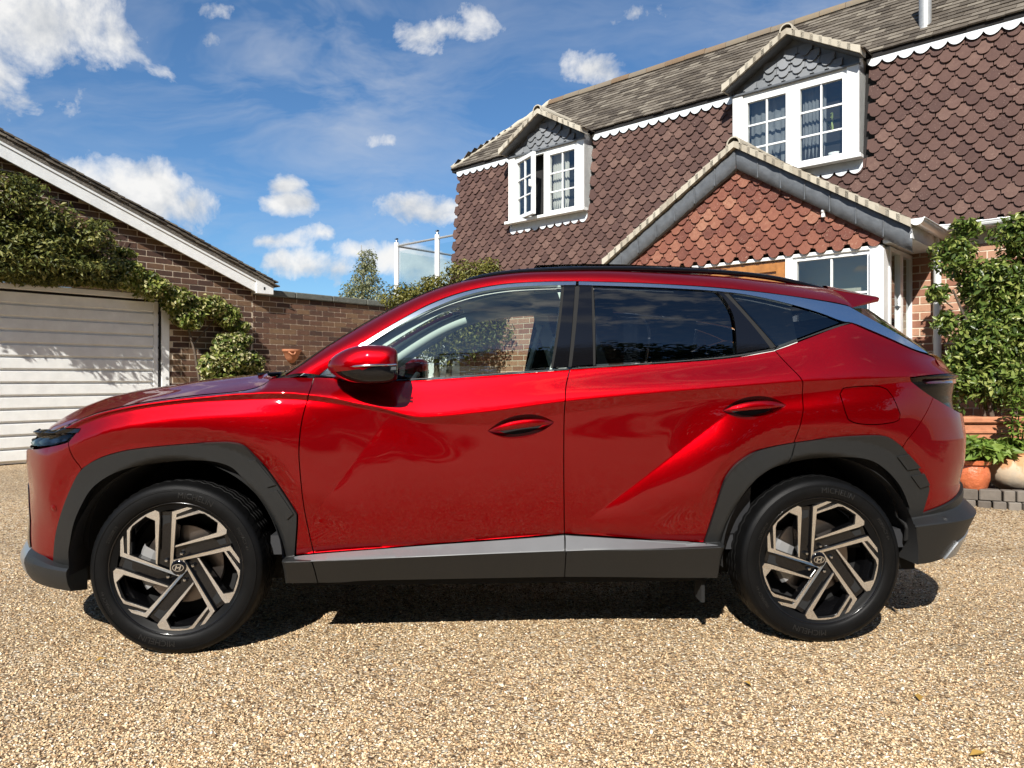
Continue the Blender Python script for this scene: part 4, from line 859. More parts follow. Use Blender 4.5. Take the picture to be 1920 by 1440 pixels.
# ------------------------------------------------------------------ masonry and tile materials
def clay_mat(name, cols, rough=.85, bumpd=.0012, speck=(.55,.42,.34), speck_amt=.35, nscale=22):
    """fired clay, each piece its own shade (by object and by island), mottled, with pale lichen specks"""
    m = bpy.data.materials.new(name); m.use_nodes = True; nt = m.node_tree; b = nt.nodes['Principled BSDF']; L = nt.links.new
    b.inputs['Roughness'].default_value = rough; b.inputs['Specular IOR Level'].default_value = .25
    g = N(nt, 'ShaderNodeNewGeometry'); oi = N(nt, 'ShaderNodeObjectInfo')
    ad = N(nt, 'ShaderNodeMath', operation='ADD'); L(g.outputs['Random Per Island'], ad.inputs[0]); L(oi.outputs['Random'], ad.inputs[1])
    fr = N(nt, 'ShaderNodeMath', operation='FRACT'); L(ad.outputs[0], fr.inputs[0])
    n1 = N(nt, 'ShaderNodeTexNoise', ins={'Scale': nscale, 'Detail': 6, 'Roughness': .65}); L(g.outputs['Position'], n1.inputs['Vector'])
    mx = N(nt, 'ShaderNodeMath', operation='MULTIPLY_ADD'); L(n1.outputs['Fac'], mx.inputs[0]); mx.inputs[1].default_value = .7; 
    f2 = N(nt, 'ShaderNodeMath', operation='MULTIPLY_ADD'); L(fr.outputs[0], f2.inputs[0]); f2.inputs[1].default_value = .85; f2.inputs[2].default_value = -.28; L(f2.outputs[0], mx.inputs[2])
    cr = N(nt, 'ShaderNodeValToRGB'); L(mx.outputs[0], cr.inputs[0]); e = cr.color_ramp.elements
    while len(e) < len(cols): e.new(.5)
    for i, c in enumerate(cols): e[i].position = i/(len(cols)-1); e[i].color = (*c,1)
    n2 = N(nt, 'ShaderNodeTexNoise', ins={'Scale': 75, 'Detail': 4, 'Roughness': .7}); L(g.outputs['Position'], n2.inputs['Vector'])
    n3 = N(nt, 'ShaderNodeTexNoise', ins={'Scale': 3.2, 'Detail': 3}); L(g.outputs['Position'], n3.inputs['Vector'])
    sm = N(nt, 'ShaderNodeMapRange', ins={1: .60, 2: .68, 3: 0, 4: 1}); L(n2.outputs['Fac'], sm.inputs[0])
    s3 = N(nt, 'ShaderNodeMapRange', ins={1: .42, 2: .62, 3: .15, 4: 1}); L(n3.outputs['Fac'], s3.inputs[0])
    mm = N(nt, 'ShaderNodeMath', operation='MULTIPLY'); L(sm.outputs[0], mm.inputs[0]); L(s3.outputs[0], mm.inputs[1])
    m2 = N(nt, 'ShaderNodeMath', operation='MULTIPLY'); L(mm.outputs[0], m2.inputs[0]); m2.inputs[1].default_value = speck_amt
    mc = N(nt, 'ShaderNodeMix', data_type='RGBA'); L(m2.outputs[0], mc.inputs['Factor']); L(cr.outputs[0], mc.inputs['A']); mc.inputs['B'].default_value = (*speck,1)
    L(mc.outputs['Result'], b.inputs['Base Color'])
    bp = N(nt, 'ShaderNodeBump', ins={'Distance': bumpd, 'Strength': 1}); L(n2.outputs['Fac'], bp.inputs['Height']); L(bp.outputs[0], b.inputs['Normal'])
    return m
M_WTILE = clay_mat('plum_clay_tile', [(.066,.037,.032),(.080,.045,.038),(.092,.052,.043),(.108,.062,.051),(.145,.088,.070)])
M_PTILE = clay_mat('red_clay_tile', [(.11,.042,.031),(.15,.056,.040),(.185,.070,.047),(.225,.092,.060),(.31,.155,.10)], speck=(.6,.45,.33), speck_amt=.6)
M_RTILE = clay_mat('weathered_roof_tile', [(.045,.036,.028),(.075,.062,.048),(.105,.088,.068),(.14,.12,.095),(.21,.185,.145)], speck=(.45,.43,.38), speck_amt=.6, nscale=9)
M_VERGE = clay_mat('mortared_verge', [(.30,.26,.20),(.38,.34,.27),(.45,.41,.33),(.50,.46,.38)], speck=(.25,.22,.17), speck_amt=.6)
M_RIDGE = clay_mat('lichened_ridge', [(.15,.10,.06),(.18,.13,.085),(.17,.145,.11),(.21,.16,.10)], speck=(.42,.18,.05), speck_amt=.8)
M_BRICK = clay_mat('brown_brick', [(.050,.030,.024),(.080,.044,.032),(.115,.060,.040),(.145,.084,.050),(.175,.110,.062)], speck=(.10,.07,.06), speck_amt=.5)
M_BRICK2 = clay_mat('orange_brick', [(.22,.10,.065),(.30,.14,.09),(.36,.19,.12),(.42,.24,.16)], speck=(.2,.1,.07), speck_amt=.5)
M_MORTAR = mat('mortar', (.60,.50,.38), rough=.95, var=(30,.2), bump=(140,.002))
M_LEAD = mat('lead_sheet', (.10,.108,.118), rough=.45, spec=.5, var=(14,.25), bump=(20,.004))
M_LEADP = mat('weathered_pale_lead', (.62,.66,.68), rough=.5, var=(20,.12), bump=(35,.003))
M_SLATE = clay_mat('grey_lead_scale', [(.14,.15,.16),(.18,.19,.20),(.22,.23,.245)], rough=.5, speck=(.4,.42,.43), speck_amt=.4)
M_WHITE = mat('white_gloss_upvc', (.80,.81,.80), rough=.25, coat=.2, var=(6,.03))
M_WPAINT = mat('white_painted_board', (.76,.77,.75), rough=.45, var=(7,.10,8), bump=(60,.0007))
M_WOOD = mat('varnished_oak', (.36,.15,.035), rough=.35, coat=.4, var=(14,.25))
M_PANE = glass_mat('window_glass', (.82,.86,.86), 1.3, .05)
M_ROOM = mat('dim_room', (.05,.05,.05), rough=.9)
M_ROOMP = mat('cream_room_wall', (.34,.33,.25), rough=.9)
M_CURTAIN = mat('net_curtain', (.45,.44,.40), rough=.9)
M_NET = mat('grey_net', (.15,.16,.17), rough=.9, var=(9,.25))
M_DARKGAP = mat('dark_felt', (.012,.011,.011), rough=.95)
M_GALV = mat('galvanised_pipe', (.45,.45,.43), rough=.45, metal=.5, var=(25,.15))

def frame(o, x, y, z=None):
    x = Vector(x).normalized(); y = Vector(y).normalized(); z = x.cross(y)
    return Matrix(((x.x,y.x,z.x,o[0]),(x.y,y.y,z.y,o[1]),(x.z,y.z,z.z,o[2]),(0,0,0,1)))
def scale_tile(w=.151, h=.160, th=.017, sh=.052):
    """club tile: square shoulders, round tail. In local x (width) / z (up), face towards -y, origin at the tail's tip; leans out at the tail"""
    r = w*.365; n = 10
    tail = [(-r*math.cos(math.pi*k/n), sh-sh*math.sin(math.pi*k/n)) for k in range(n+1)]
    out = [(-w/2, h), (-w/2, sh)]+tail+[(w/2, sh), (w/2, h)]
    lean = .030; fy = lambda z: -lean*(1-z/h)
    m = len(out); vs = [(x, fy(z)-th, z) for x, z in out]+[(x, fy(z), z) for x, z in out]
    fs = [tuple(range(m))]+[((i+1)%m, i, m+i, m+(i+1)%m) for i in range(m)]
    return vs, fs
def place_tiles(spots, vs, fs, m, parent, name, limit, key, rest_name):
    """spots: list of 4x4 matrices in the parent's axes; the limit nearest ones are objects, the others one mesh"""
    spots = sorted(spots, key=key); me = None
    sh = mesh_from(vs, fs, mats=[m])
    for M4 in spots[:limit]:
        o = put(name, sh, parent); o.matrix_local = M4
    if len(spots) > limit:
        mb = MB()
        for M4 in spots[limit:]: mb.add([M4 @ Vector(v) for v in vs], fs)
        o = mb.build(rest_name, m, parent); tag(o, kind='stuff')
def brick_wall(parent, fr, width, height, m, holes=(), limit=300, key=None, name='brick', clip=None, bl=.215, bh=.065, jt=.0125, z0=0, phase=0, depth=.10):
    """stretcher bond; bricks stand 3 mm proud of a mortar bed. fr: matrix of the wall (x along, y inwards, z up)"""
    spots = []; row = 0; z = z0
    vsf = {}
    while z+bh <= height+.001:
        x = -((row % 2)*(bl+jt)/2) + phase
        while x < width:
            a, b = max(x, 0), min(x+bl, width)
            ok = b-a > .03
            if ok and clip is not None: ok = clip((a+b)/2, z+bh) and clip(a, z+bh) and clip(b, z+bh)
            if ok:
                for h in holes:
                    if b > h[0] and a < h[1] and z+bh > h[2] and z < h[3]:
                        if a < h[1] < b-.03: a = h[1]
                        elif a+.03 < h[0] < b: b = h[0]
                        else: ok = False
            if ok: spots.append((a, b, z))
            x += bl+jt
        row += 1; z += bh+jt
    cache = {}
    def bm_(l):
        k = round(l, 3)
        if k not in cache:
            q = MB(); q.box((-l/2,-.004,0),(l/2,.03,bh)); cache[k] = (q.v, q.f, None)
        return k
    C = []
    for a, b, z_ in spots:
        c = fr @ Vector(((a+b)/2, 0, z_)); C.append((key(c) if key else 0, a, b, z_))
    C.sort(key=lambda t: t[0]); meshes = {}
    for i, (kk, a, b, z_) in enumerate(C[:limit]):
        k = bm_(b-a)
        if k not in meshes: meshes[k] = mesh_from(cache[k][0], cache[k][1], mats=[m])
        o = put(name, meshes[k], parent); o.matrix_local = fr @ Matrix.Translation(((a+b)/2, rnd.uniform(-.0015,.0015), z_))
    if len(C) > limit:
        mb = MB()
        for kk, a, b, z_ in C[limit:]:
            k = bm_(b-a); M4 = fr @ Matrix.Translation(((a+b)/2, rnd.uniform(-.0015,.0015), z_)); mb.add([M4 @ Vector(v) for v in cache[k][0]], cache[k][1])
        o = mb.build(name+'_mass', m, parent); tag(o, kind='stuff')
def scallop_strip(x0, x1, z_top, z_mid, drop, pitch, y, th=.006):
    """white lead cut in scallops along its lower edge, in the x/z plane, as (verts, faces)"""
    mb = MB(); n = max(1, int(round((x1-x0)/pitch))); p = (x1-x0)/n
    pts = []
    for i in range(n):
        for k in range(9): pts.append((x0+p*i+p*k/8*.999, z_mid-drop*math.sin(math.pi*k/8)**.7))
    m = len(pts); tops = [(x, z_top) for x, z in pts]
    vs = [(x, y(z)-th, z) for x, z in pts]+[(x, y(z)-th, z) for x, z in tops]+[(x, y(z), z) for x, z in pts]
    fs = [(i, i+1, m+i+1, m+i) for i in range(m-1)]+[(i+1, i, 2*m+i, 2*m+i+1) for i in range(m-1)]
    return vs, fs

# ------------------------------------------------------------------ house
H_O = Vector((4.035, 7.2, 0)); H_RZ = math.atan2(-.677,.736)
house = empty('house', H_O, H_RZ); tag(house, 'tile hung house with two dormers and a gabled porch behind the car', 'house')
HM = Matrix.Translation(H_O) @ Matrix.Rotation(H_RZ, 4, 'Z')
def near(c): return (HM @ Vector(c)).length
ZB, ZT, BAT = 2.60, 4.44, .095
XR, XL = 2.2, -6.80                                           # right end (out of frame), left corner
yw = lambda z: BAT*(z-ZB)
DORM = [(-4.845, 'left'), (-1.332, 'right')]; DW = .69
# backing of the upper wall
mb = MB(); mb.add([(XL+.02,yw(ZB)+.03,ZB),(XR,yw(ZB)+.03,ZB),(XR,yw(ZT)+.03,ZT+.02),(XL+.02,yw(ZT)+.03,ZT+.02),(XL+.02,4.2,ZB),(XR,4.2,ZB),(XR,4.2,ZT),(XL+.10,4.2,ZT)], [(0,1,2,3),(4,0,3,7),(5,4,7,6)]); mb.build('upper_wall', M_DARKGAP, house)
tv, tf = scale_tile(); gauge = .0945; pw = .1575; spots = []
k = 0; z = ZB-.03
while z < ZT-.075:
    x = XL+.06+(pw/2 if k % 2 else 0)
    while x < XR:
        ok = True
        for cx, _ in DORM:
            if abs(x-cx) < DW+.045 and z > 3.30: ok = False
        if x > -3.25 and x < .03 and z < 3.56-abs(x+1.6)*.62-.42+.0: ok = False      # hidden inside the porch roof
        if ok:
            spots.append(frame((x+rnd.uniform(-.003,.003), yw(z)+.012+rnd.uniform(-.003,.002), z+rnd.uniform(-.004,.004)), (1,rnd.uniform(-.03,.03),rnd.uniform(-.02,.02)), (0,1,-BAT+.0)) @ Matrix.Rotation(rnd.uniform(-.012,.012),4,'X'))
        x += pw
    k += 1; z += gauge
inview = lambda M4: near(M4.translation) + (9 if M4.translation.x > .85 else 0)
place_tiles(spots, tv, tf, M_WTILE, house, 'wall_tile', 300, inview, 'wall_tile_mass')
# the turned corner of the hung tiles on the gable end
mb = MB(); z = ZB-.03; k = 0
while z < ZT-.09:
    for j in range(14):
        M4 = frame((XL+.035+.10*(z-ZB)*0, yw(z)+.08+j*pw+(pw/2 if k%2 else 0), z), (0,-1,0), (1,0,0)); mb.add([M4 @ Vector(v) for v in tv], tf)
    z += gauge; k += 1
o = mb.build('end_tile_mass', M_WTILE, house); tag(o, kind='stuff')
# white scalloped lead along the eaves
for x0, x1 in ((XL, DORM[0][0]-DW-.03), (DORM[0][0]+DW+.03, DORM[1][0]-DW-.03), (DORM[1][0]+DW+.03, XR)):
    vs, fs = scallop_strip(x0, x1, ZT+.02, ZT-.05, .055, .150, lambda z: yw(z)-.040); put('eaves_lead', mesh_from(vs, fs, mats=[M_LEADP]), house)
# roof: hipped at the left corner
EZ, PY, RZ, RY = ZT+.035, -.055, 5.56, 1.25
PITCH = (RZ-EZ)/(RY-(yw(ZT)+PY)); y0r = yw(ZT)+PY; EXL = XL-.10
mb = MB(); mb.add([(EXL,y0r,EZ),(XR,y0r,EZ),(XR,RY,RZ),(EXL+(RY-y0r),RY,RZ),(EXL,RY+1.3,EZ),(XR,2*RY-y0r,EZ)], [(0,1,2,3),(4,0,3),(3,2,5,4)])
mb.add([(EXL,y0r,EZ-.05),(XR,y0r,EZ-.05),(XR,y0r,EZ),(EXL,y0r,EZ),(EXL,y0r+.2,EZ-.05),(XR,y0r+.2,EZ-.05)], [(0,1,2,3),(4,5,1,0)]); mb.build('roof_deck', M_DARKGAP, house)
def roof_rows(o, ux, up, width, length, m, gauge=.088, tw=.150, th=.011, clip=None, jit=.006, mb=None):
    """courses of plain tiles on a slope; o lower-left corner, ux along the eaves, up up the slope"""
    ux = Vector(ux).normalized(); up = Vector(up).normalized(); nn = ux.cross(up); mb = mb or MB(); k = 0; d = -.02
    while d < length-.02:
        x = -(tw/2 if k % 2 else 0)
        while x < width:
            a, b = max(x, 0)+.002, min(x+tw, width)-.001; c = ((a+b)/2, d+gauge*.5)
            if b-a > .02 and (clip is None or clip(*c)):
                j = rnd.uniform(-jit, jit); lift = rnd.uniform(0, jit*.6)
                def P(s, t, h): return Vector(o)+ux*s+up*t+nn*h
                l = min(gauge*1.5, length-d)
                q = [P(a,d+j,th+.012+lift),P(b,d+j,th+.012+lift),P(b,d+l,.012),P(a,d+l,.012),P(a,d+j,.010),P(b,d+j,.010)]
                mb.add(q, [(0,1,2,3),(4,5,1,0),(0,3,4),(1,5,2)])
            x += tw
        d += gauge; k += 1
    return mb
sl_ = math.hypot(RY-y0r, RZ-EZ); cs = (RY-y0r)/sl_
mb = roof_rows((EXL,y0r,EZ), (1,0,0), (0,RY-y0r,RZ-EZ), XR-EXL, sl_, M_RTILE, clip=lambda s, d: s > d*cs-.05, jit=.009)
roof_rows((EXL,RY+1.3,EZ), (0,-1,0), (RY-y0r,0,RZ-EZ), RY+1.3-y0r, sl_, M_RTILE, clip=lambda s, d: abs(s-(RY+1.3-y0r)/2) < (RY+1.3-y0r)/2*(1-d/sl_)+.05, mb=mb)
o = mb.build('roof_tile_mass', M_RTILE, house); tag(o, kind='stuff')
def ridge_tiles(parent, p, q, r=.10, l=.30, m=None, name='ridge_tile'):
    p, q = Vector(p), Vector(q); n = max(1, int((q-p).length/l)); d = (q-p)/n; dn = d.normalized(); side = dn.cross(Vector((0,0,1))).normalized(); upv = side.cross(dn); base = None
    mb = MB(); ln = d.length*.985; arc = [math.radians(a) for a in np.linspace(-8,188,9)]
    vs = [(x, rr*math.cos(t), rr*math.sin(t)) for x in (0, ln) for rr in (r, r-.014) for t in arc]; k = len(arc)
    fs = [(i,i+1,2*k+i+1,2*k+i) for i in range(k-1)]+[(i+1,i,k+i,k+i+1) for i in range(k-1)]+[(2*k+i,2*k+i+1,3*k+i+1,3*k+i) for i in range(k-1)]
    me = mesh_from(vs, fs, True, [m or M_RIDGE]); me.set_sharp_from_angle(angle=math.radians(50))
    for i in range(n):
        c = p+d*i; o = put(name, me, parent); o.matrix_local = Matrix(((dn.x,side.x,upv.x,c.x),(dn.y,side.y,upv.y,c.y),(dn.z,side.z,upv.z,c.z+rnd.uniform(-.004,.004)-.05),(0,0,0,1)))
ridge_tiles(house, (EXL+(RY-y0r), RY, RZ+.03), (XR, RY, RZ+.03), .085)
mb = MB(); hp = [Vector((EXL,y0r,EZ+.02)), Vector((EXL+(RY-y0r),RY,RZ+.03))]; mb.tube([hp[0].lerp(hp[1],t)+Vector((0,0,.01*math.sin(t*40))) for t in np.linspace(0,1,26)], .045, 7); mb.build('hip_mortar', M_VERGE, house, smooth=True)
mb = MB(); fr = Matrix.Translation((-.12, .34, 4.60)); mb.lathe([(.075,0),(.068,.06),(.058,.07),(.058,.55),(.065,.55),(.065,.58),(.0,.58)], 18, fr); mb.build('flue_pipe', M_GALV, house, smooth=True, angle=40)

# casement window in the x/z plane of a parent (y outwards negative)
def casement(parent, x0, x1, z0, z1, y, cols=2, rows=3, fw=.050, bar=.018, th=.05, fr=Matrix.Identity(4), m=None, name=''):
    m = m or M_WHITE; mb = MB()
    def B(a, b, c, d, ya, yb): mb.box((a, ya, c), (b, yb, d), 0, fr)
    B(x0,x1,z0,z0+fw,y-th,y); B(x0,x1,z1-fw,z1,y-th,y); B(x0,x0+fw,z0+fw,z1-fw,y-th,y); B(x1-fw,x1,z0+fw,z1-fw,y-th,y)
    mb.build('casement_frame', m, parent)
    gx0, gx1, gz0, gz1 = x0+fw, x1-fw, z0+fw, z1-fw
    for i in range(1, cols):
        mb = MB(); c = gx0+(gx1-gx0)*i/cols; mb.box((c-bar/2,y-th+.012,gz0),(c+bar/2,y-.012,gz1),0,fr); mb.build('glazing_bar', m, parent)
    for j in range(1, rows):
        mb = MB(); c = gz0+(gz1-gz0)*j/rows; mb.box((gx0,y-th+.014,c-bar/2),(gx1,y-.014,c+bar/2),0,fr); mb.build('glazing_bar', m, parent)
    for i in range(cols):
        for j in range(rows):
            a, b = gx0+(gx1-gx0)*i/cols, gx0+(gx1-gx0)*(i+1)/cols; c, d = gz0+(gz1-gz0)*j/rows, gz0+(gz1-gz0)*(j+1)/rows
            w_ = rnd.uniform(-.0015,.0015); w2 = rnd.uniform(-.0015,.0015)
            put('pane', mesh_from([fr @ Vector(p) for p in ((a,y-th/2+w_,c),(b,y-th/2,c),(b,y-th/2+w2,d),(a,y-th/2,d))], [(0,1,2,3)], mats=[M_PANE]), parent)
def gable(parent, xc, hw, ze, za, yf, yb, m=M_RTILE, th=.05, vm=None, ridge=True, tw=.165):
    """two tiled slopes from yf back to yb with a mortared verge at the front"""
    rise = za-ze; L = math.hypot(hw, rise)
    deck = MB(); deck.add([(xc-hw,yf+.03,ze),(xc,yf+.03,za),(xc+hw,yf+.03,ze),(xc-hw,yb,ze),(xc,yb,za),(xc+hw,yb,ze)], [(0,1,4,3),(1,2,5,4)]); deck.build('roof_deck', M_DARKGAP, parent)
    mb = MB(); roof_rows((xc+hw,yf,ze), (0,1,0), (-hw,0,rise), yb-yf, L, m, mb=mb, jit=.005, tw=tw); roof_rows((xc-hw,yb,ze), (0,-1,0), (hw,0,rise), yb-yf, L, m, mb=mb, jit=.005, tw=tw)
    o = mb.build('roof_tile_mass', m, parent); tag(o, kind='stuff')
    for s in (-1, 1):
        n = max(4, int(L/.10)); 
        for i in range(n):
            t0, t1 = i/n, (i+1.35)/n; t1 = min(t1, 1.0)
            P = lambda t, h, y: (xc+s*hw*(1-t), y, ze+rise*t+h)
            q = MB(); a0, a1 = -th, .012
            q.add([P(t0,a0,yf-.012),P(t1,a0,yf-.012),P(t1,a1,yf-.012),P(t0,a1+.016,yf-.012),P(t0,a0,yf+.16),P(t1,a0,yf+.16),P(t1,a1,yf+.16),P(t0,a1+.016,yf+.16)], [(0,1,2,3),(3,2,6,7),(1,0,4,5),(0,3,7,4)]); q.build('verge_tile', vm or M_VERGE, parent, fix=True)
    if ridge: ridge_tiles(parent, (xc, yf-.02, za+.035), (xc, yb, za+.035), .075, .28, M_VERGE)

def dormer(xc, open_left):
    d = empty('dormer', (0,0,0), 0, house); zb, zt = 3.42, 4.345; yf = -.005
    ze, za = 4.44, 4.865
    for s in (-1, 1):
        mb = MB(); mb.box((xc+s*DW-(.12 if s > 0 else 0), yf-.02, zb), (xc+s*DW+(0 if s > 0 else .12), yf+.25, zt), .004); mb.build('jamb_board', M_WPAINT, d)
    mb = MB(); mb.box((xc-DW-.035, yf-.075, zb-.045), (xc+DW+.035, yf+.02, zb), .006); mb.build('sill', M_WPAINT, d)
    mb = MB(); mb.box((xc-DW+.12, yf, zt-.045), (xc+DW-.12, yf+.05, zt), 0); mb.build('head_rail', M_WPAINT, d)
    inner0, inner1 = xc-DW+.12, xc+DW-.12; mid = inner0+(inner1-inner0)*.5
    mb = MB(); mb.box((mid-.028, yf+.004, zb), (mid+.028, yf+.06, zt-.045), 0); mb.build('mullion', M_WHITE, d)
    casement(d, mid+.028, inner1, zb, zt-.045, yf+.052)
    if open_left:
        fr = Matrix.Translation((inner0+.005, yf+.0, 0)) @ Matrix.Rotation(math.radians(-21), 4, 'Z')
        casement(d, 0, mid-.028-inner0-.01, zb+.006, zt-.05, .05, fr=fr)
        mb = MB(); c = fr @ Vector((mid-.028-inner0-.03, -.02, (zb+zt)/2-.03)); mb.box((c.x-.012,c.y-.035,c.z-.05),(c.x+.012,c.y+.03,c.z+.05),.006); mb.build('window_catch', M_WHITE, d)
        mb = MB(); mb.tube([fr @ Vector((.25,.02,zb+.03)), (inner0+.30, yf+.03, zb+.02)], .008, 5); mb.build('window_stay', M_WHITE, d)
    else: casement(d, inner0, mid-.028, zb, zt-.045, yf+.052)
    # room behind
    mb = MB(); x0, x1, y0, y1, z0, z1 = xc-DW+.1, xc+DW-.1, yf+.07, yf+1.6, zb-.3, zt+.05
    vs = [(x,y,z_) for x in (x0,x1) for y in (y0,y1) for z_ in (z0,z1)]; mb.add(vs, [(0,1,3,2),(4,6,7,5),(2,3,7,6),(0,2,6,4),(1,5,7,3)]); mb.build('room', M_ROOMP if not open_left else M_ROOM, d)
    if open_left:
        mb = MB(); n_ = 24; mb.grid([[(mid+.05+.56*i/n_*.5, yf+.12+.012*math.sin(i*1.9), z_) for z_ in (zb+.02, zt-.02)] for i in range(n_+1)]); mb.build('net_curtain', M_CURTAIN, d, smooth=True)
        mb = MB(); mb.box((mid+.10,yf+.14,zb+.01),(mid+.22,yf+.2,zb+.22),.01); mb.box((mid+.30,yf+.14,zb),(mid+.52,yf+.16,zb+.10),.004); mb.build('sill_ornament', M_WPAINT, d)
    else:
        mb = MB(); xx = inner1-.18; mb.lathe([(0,.0),(.055,.0),(.062,.06),(.07,.10),(.0,.10)], 16, Matrix.Translation((xx,yf+.16,zb+.01))); mb.build('orchid_pot', M_WPAINT, d, smooth=True)
        mb = MB(); mb.tube([(xx,yf+.16,zb+.10),(xx-.01,yf+.16,zb+.30),(xx-.03,yf+.15,zb+.45)], [.022,.018,.008], 7)
        for dx, dz, l in ((-.30,.06,1),(-.24,.20,1),(-.02,.22,.6)):
            mb.grid([[(xx-.02+dx*t+w_*.02*math.sin(math.pi*t), yf+.15-w_*.015, zb+.34+dz*math.sin(t*2.2)-.26*t*t*(1 if dx < -.2 and dz < .1 else .1)) for w_ in (-1,1)] for t in np.linspace(0,1,8)])
        mb.build('potted_orchid', M_PALELEAF, d)
    if not open_left:
        for a_, b_ in ((inner0+.04, mid-.05), (mid+.06, inner1-.26)):
            mb = MB(); n_ = 30; mb.grid([[(a_+(b_-a_)*i/n_, yf+.13+.010*math.sin(i*1.3)+.006*math.sin(i*3.1), z_) for z_ in (zb+.02, zt-.03)] for i in range(n_+1)]); mb.build('net_curtain', M_NET, d, smooth=True)
    # grey scale-cut gable infill
    gv, gf = scale_tile(.15,.13,.008,.05); k = 0; z = zt-.01
    me = mesh_from(gv, gf, mats=[M_SLATE])
    mbk = MB(); mbk.add([(xc-DW,yf+.02,zt),(xc+DW,yf+.02,zt),(xc+DW,yf+.02,ze-.03),(xc,yf+.02,za-.03),(xc-DW,yf+.02,ze-.03)], [(0,1,2,3,4)]); mbk.build('gable_board', M_LEAD, d)
    while z < za-.14:
        hwz = DW*(1-(z-ze+.13)/(za-ze)) if z > ze-.1 else DW-.05
        x = -hwz+.0+(.078 if k % 2 else 0)
        n_ = int((hwz-.05)*2/.155)
        for i in range(n_):
            o = put('slate', me, d); o.matrix_local = Matrix.Translation((xc-(n_-1)*.155/2+i*.155+(.0775 if k % 2 else 0)-.02, yf+.012, z))
        z += .085; k += 1
    mb = MB(); mb.box((xc-DW-.01,yf-.035,zt-.005),(xc+DW+.01,yf+.02,zt+.02),.004); mb.build('lead_flashing', M_LEAD, d)
    gable(d, xc, DW+.06, ze, za, yf-.16, 1.2)
    # dark soffit under the verge
    mb = MB()
    for s in (-1,1): mb.add([(xc+s*(DW+.04),yf-.14,ze-.05),(xc,yf-.14,za-.055),(xc,yf+.02,za-.055),(xc+s*(DW+.04),yf+.02,ze-.05)], [(0,1,2,3)])
    mb.build('verge_soffit', M_LEAD, d)
    # cheeks and the scalloped apron below the sill
    mb = MB()
    for s in (-1,1): mb.add([(xc+s*DW,yf,zb-.02),(xc+s*DW,.6,zb-.02),(xc+s*DW,.6,ze),(xc+s*DW,yf,ze)], [(0,1,2,3)])
    mb.build('cheek', M_WPAINT, d)
    vs, fs = scallop_strip(xc-DW-.02, xc+DW+.02, zb-.04, zb-.12, .06, .14, lambda z: yw(z)-.030); put('lead_apron', mesh_from(vs, fs, mats=[M_LEADP]), d)
M_PALELEAF = mat('pale_leaf', (.35,.42,.16), rough=.5)
dormer(DORM[0][0], True); dormer(DORM[1][0], False)

# ground floor
GS = .10
frw = frame((XL+.1, GS, .0), (1,0,0), (0,1,0))
mb = MB(); mb.box((XL+.1,GS,0),(XR,GS+.12,ZB)); mb.build('ground_wall', M_MORTAR, house)
HOLES = [(6.7-5.05, 6.7-4.05, .85, 2.15), (6.7-2.95,6.7-.21,-1,3)]
brick_wall(house, frw, XR-XL-.1, 2.45, M_BRICK2, holes=[h for h in HOLES], limit=120, key=lambda c: near(c)+(9 if c.x > .9 or c.x < -.2 or c.z < 1.0 or c.z > 2.3 else 0))
gw_ = empty('window', (0,0,0), 0, house)
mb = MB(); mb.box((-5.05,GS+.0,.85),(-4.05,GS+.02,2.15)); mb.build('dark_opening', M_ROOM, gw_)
casement(gw_, -5.05, -4.56, .85, 2.15, GS-.005, rows=4); casement(gw_, -4.54, -4.05, .85, 2.15, GS-.005, rows=4)
mb = MB(); mb.box((-5.1,GS-.10,.79),(-4.0,GS,.85),.006); mb.build('sill', M_WPAINT, gw_)
# main gutter and downpipe
mb = MB(); mb.lathe([(.056,0),(.056,1)], 10, frame((.02,-.045,ZB-.03),(0,1,0),(0,0,1)) @ Matrix.Scale(XR,4,(0,0,1)), a0=math.pi, a1=2*math.pi); mb.tube([(.02,-.10,ZB-.03),(XR,-.10,ZB-.03)], .007, 6); mb.box((.0,-.0,ZB-.09),(XR,.05,ZB+.0)); mb.build('gutter', M_WHITE, house, smooth=False)
mb = MB(); mb.tube([(.06,-.045,ZB-.06),(.06,-.045,ZB-.16),(.06,.03,ZB-.30),(.06,.03,.1)], .036, 12); mb.build('downpipe', M_WHITE, house, smooth=True, angle=40)

# porch --------------------------------------------------------------
porch = empty('porch', (0,0,0), 0, house)
PXC, PHW, PZE, PZA, PYF = -1.59, 1.65, 2.50, 3.545, -.87
gable(porch, PXC, PHW, PZE, PZA, PYF, .35, vm=M_VERGE)
pg_y = -.75; PB = 2.375
# lead-dressed barge below the verge
for s in (-1,1):
    mb = MB(); dx, dz = s*PHW, PZE-PZA; l = math.hypot(dx, dz); nx_, nz_ = dz/l*s*-1, 0
    A = Vector((PXC, 0, PZA-.05)); Bv = Vector((PXC+s*PHW, 0, PZE-.05)); dn = Vector((0,0,-.21)); segs = 7
    P = [[(p.x, PYF+.045+.006*math.sin(i*2.7+s)+e, p.z+q) for (e, q) in ((.0,0),(-.012,-.03),(-.004,-.11),(.0,-.205),(.05,-.215))] for i in range(segs*3+1) for p in [A.lerp(Bv, i/(segs*3))]]
    mb.grid(P); mb.build('bargeboard', M_LEAD, porch, smooth=True, fix=True)
    for i in range(1, segs):
        p = A.lerp(Bv, i/segs); mb = MB(); mb.box((p.x-.006,PYF+.028,p.z-.20),(p.x+.006,PYF+.045,p.z-.005),.003); mb.build('lead_joint', M_LEAD, porch)
mb = MB(); mb.add([(PXC-1.40,pg_y+.03,PB),(PXC+1.40,pg_y+.03,PB),(PXC+1.40,pg_y+.03,PZE),(PXC,pg_y+.03,PZA-.06),(PXC-1.40,pg_y+.03,PZE)], [(0,1,2,3,4)]); mb.build('gable_board', M_DARKGAP, porch)
spots = []; z = PB-.045; k = 0
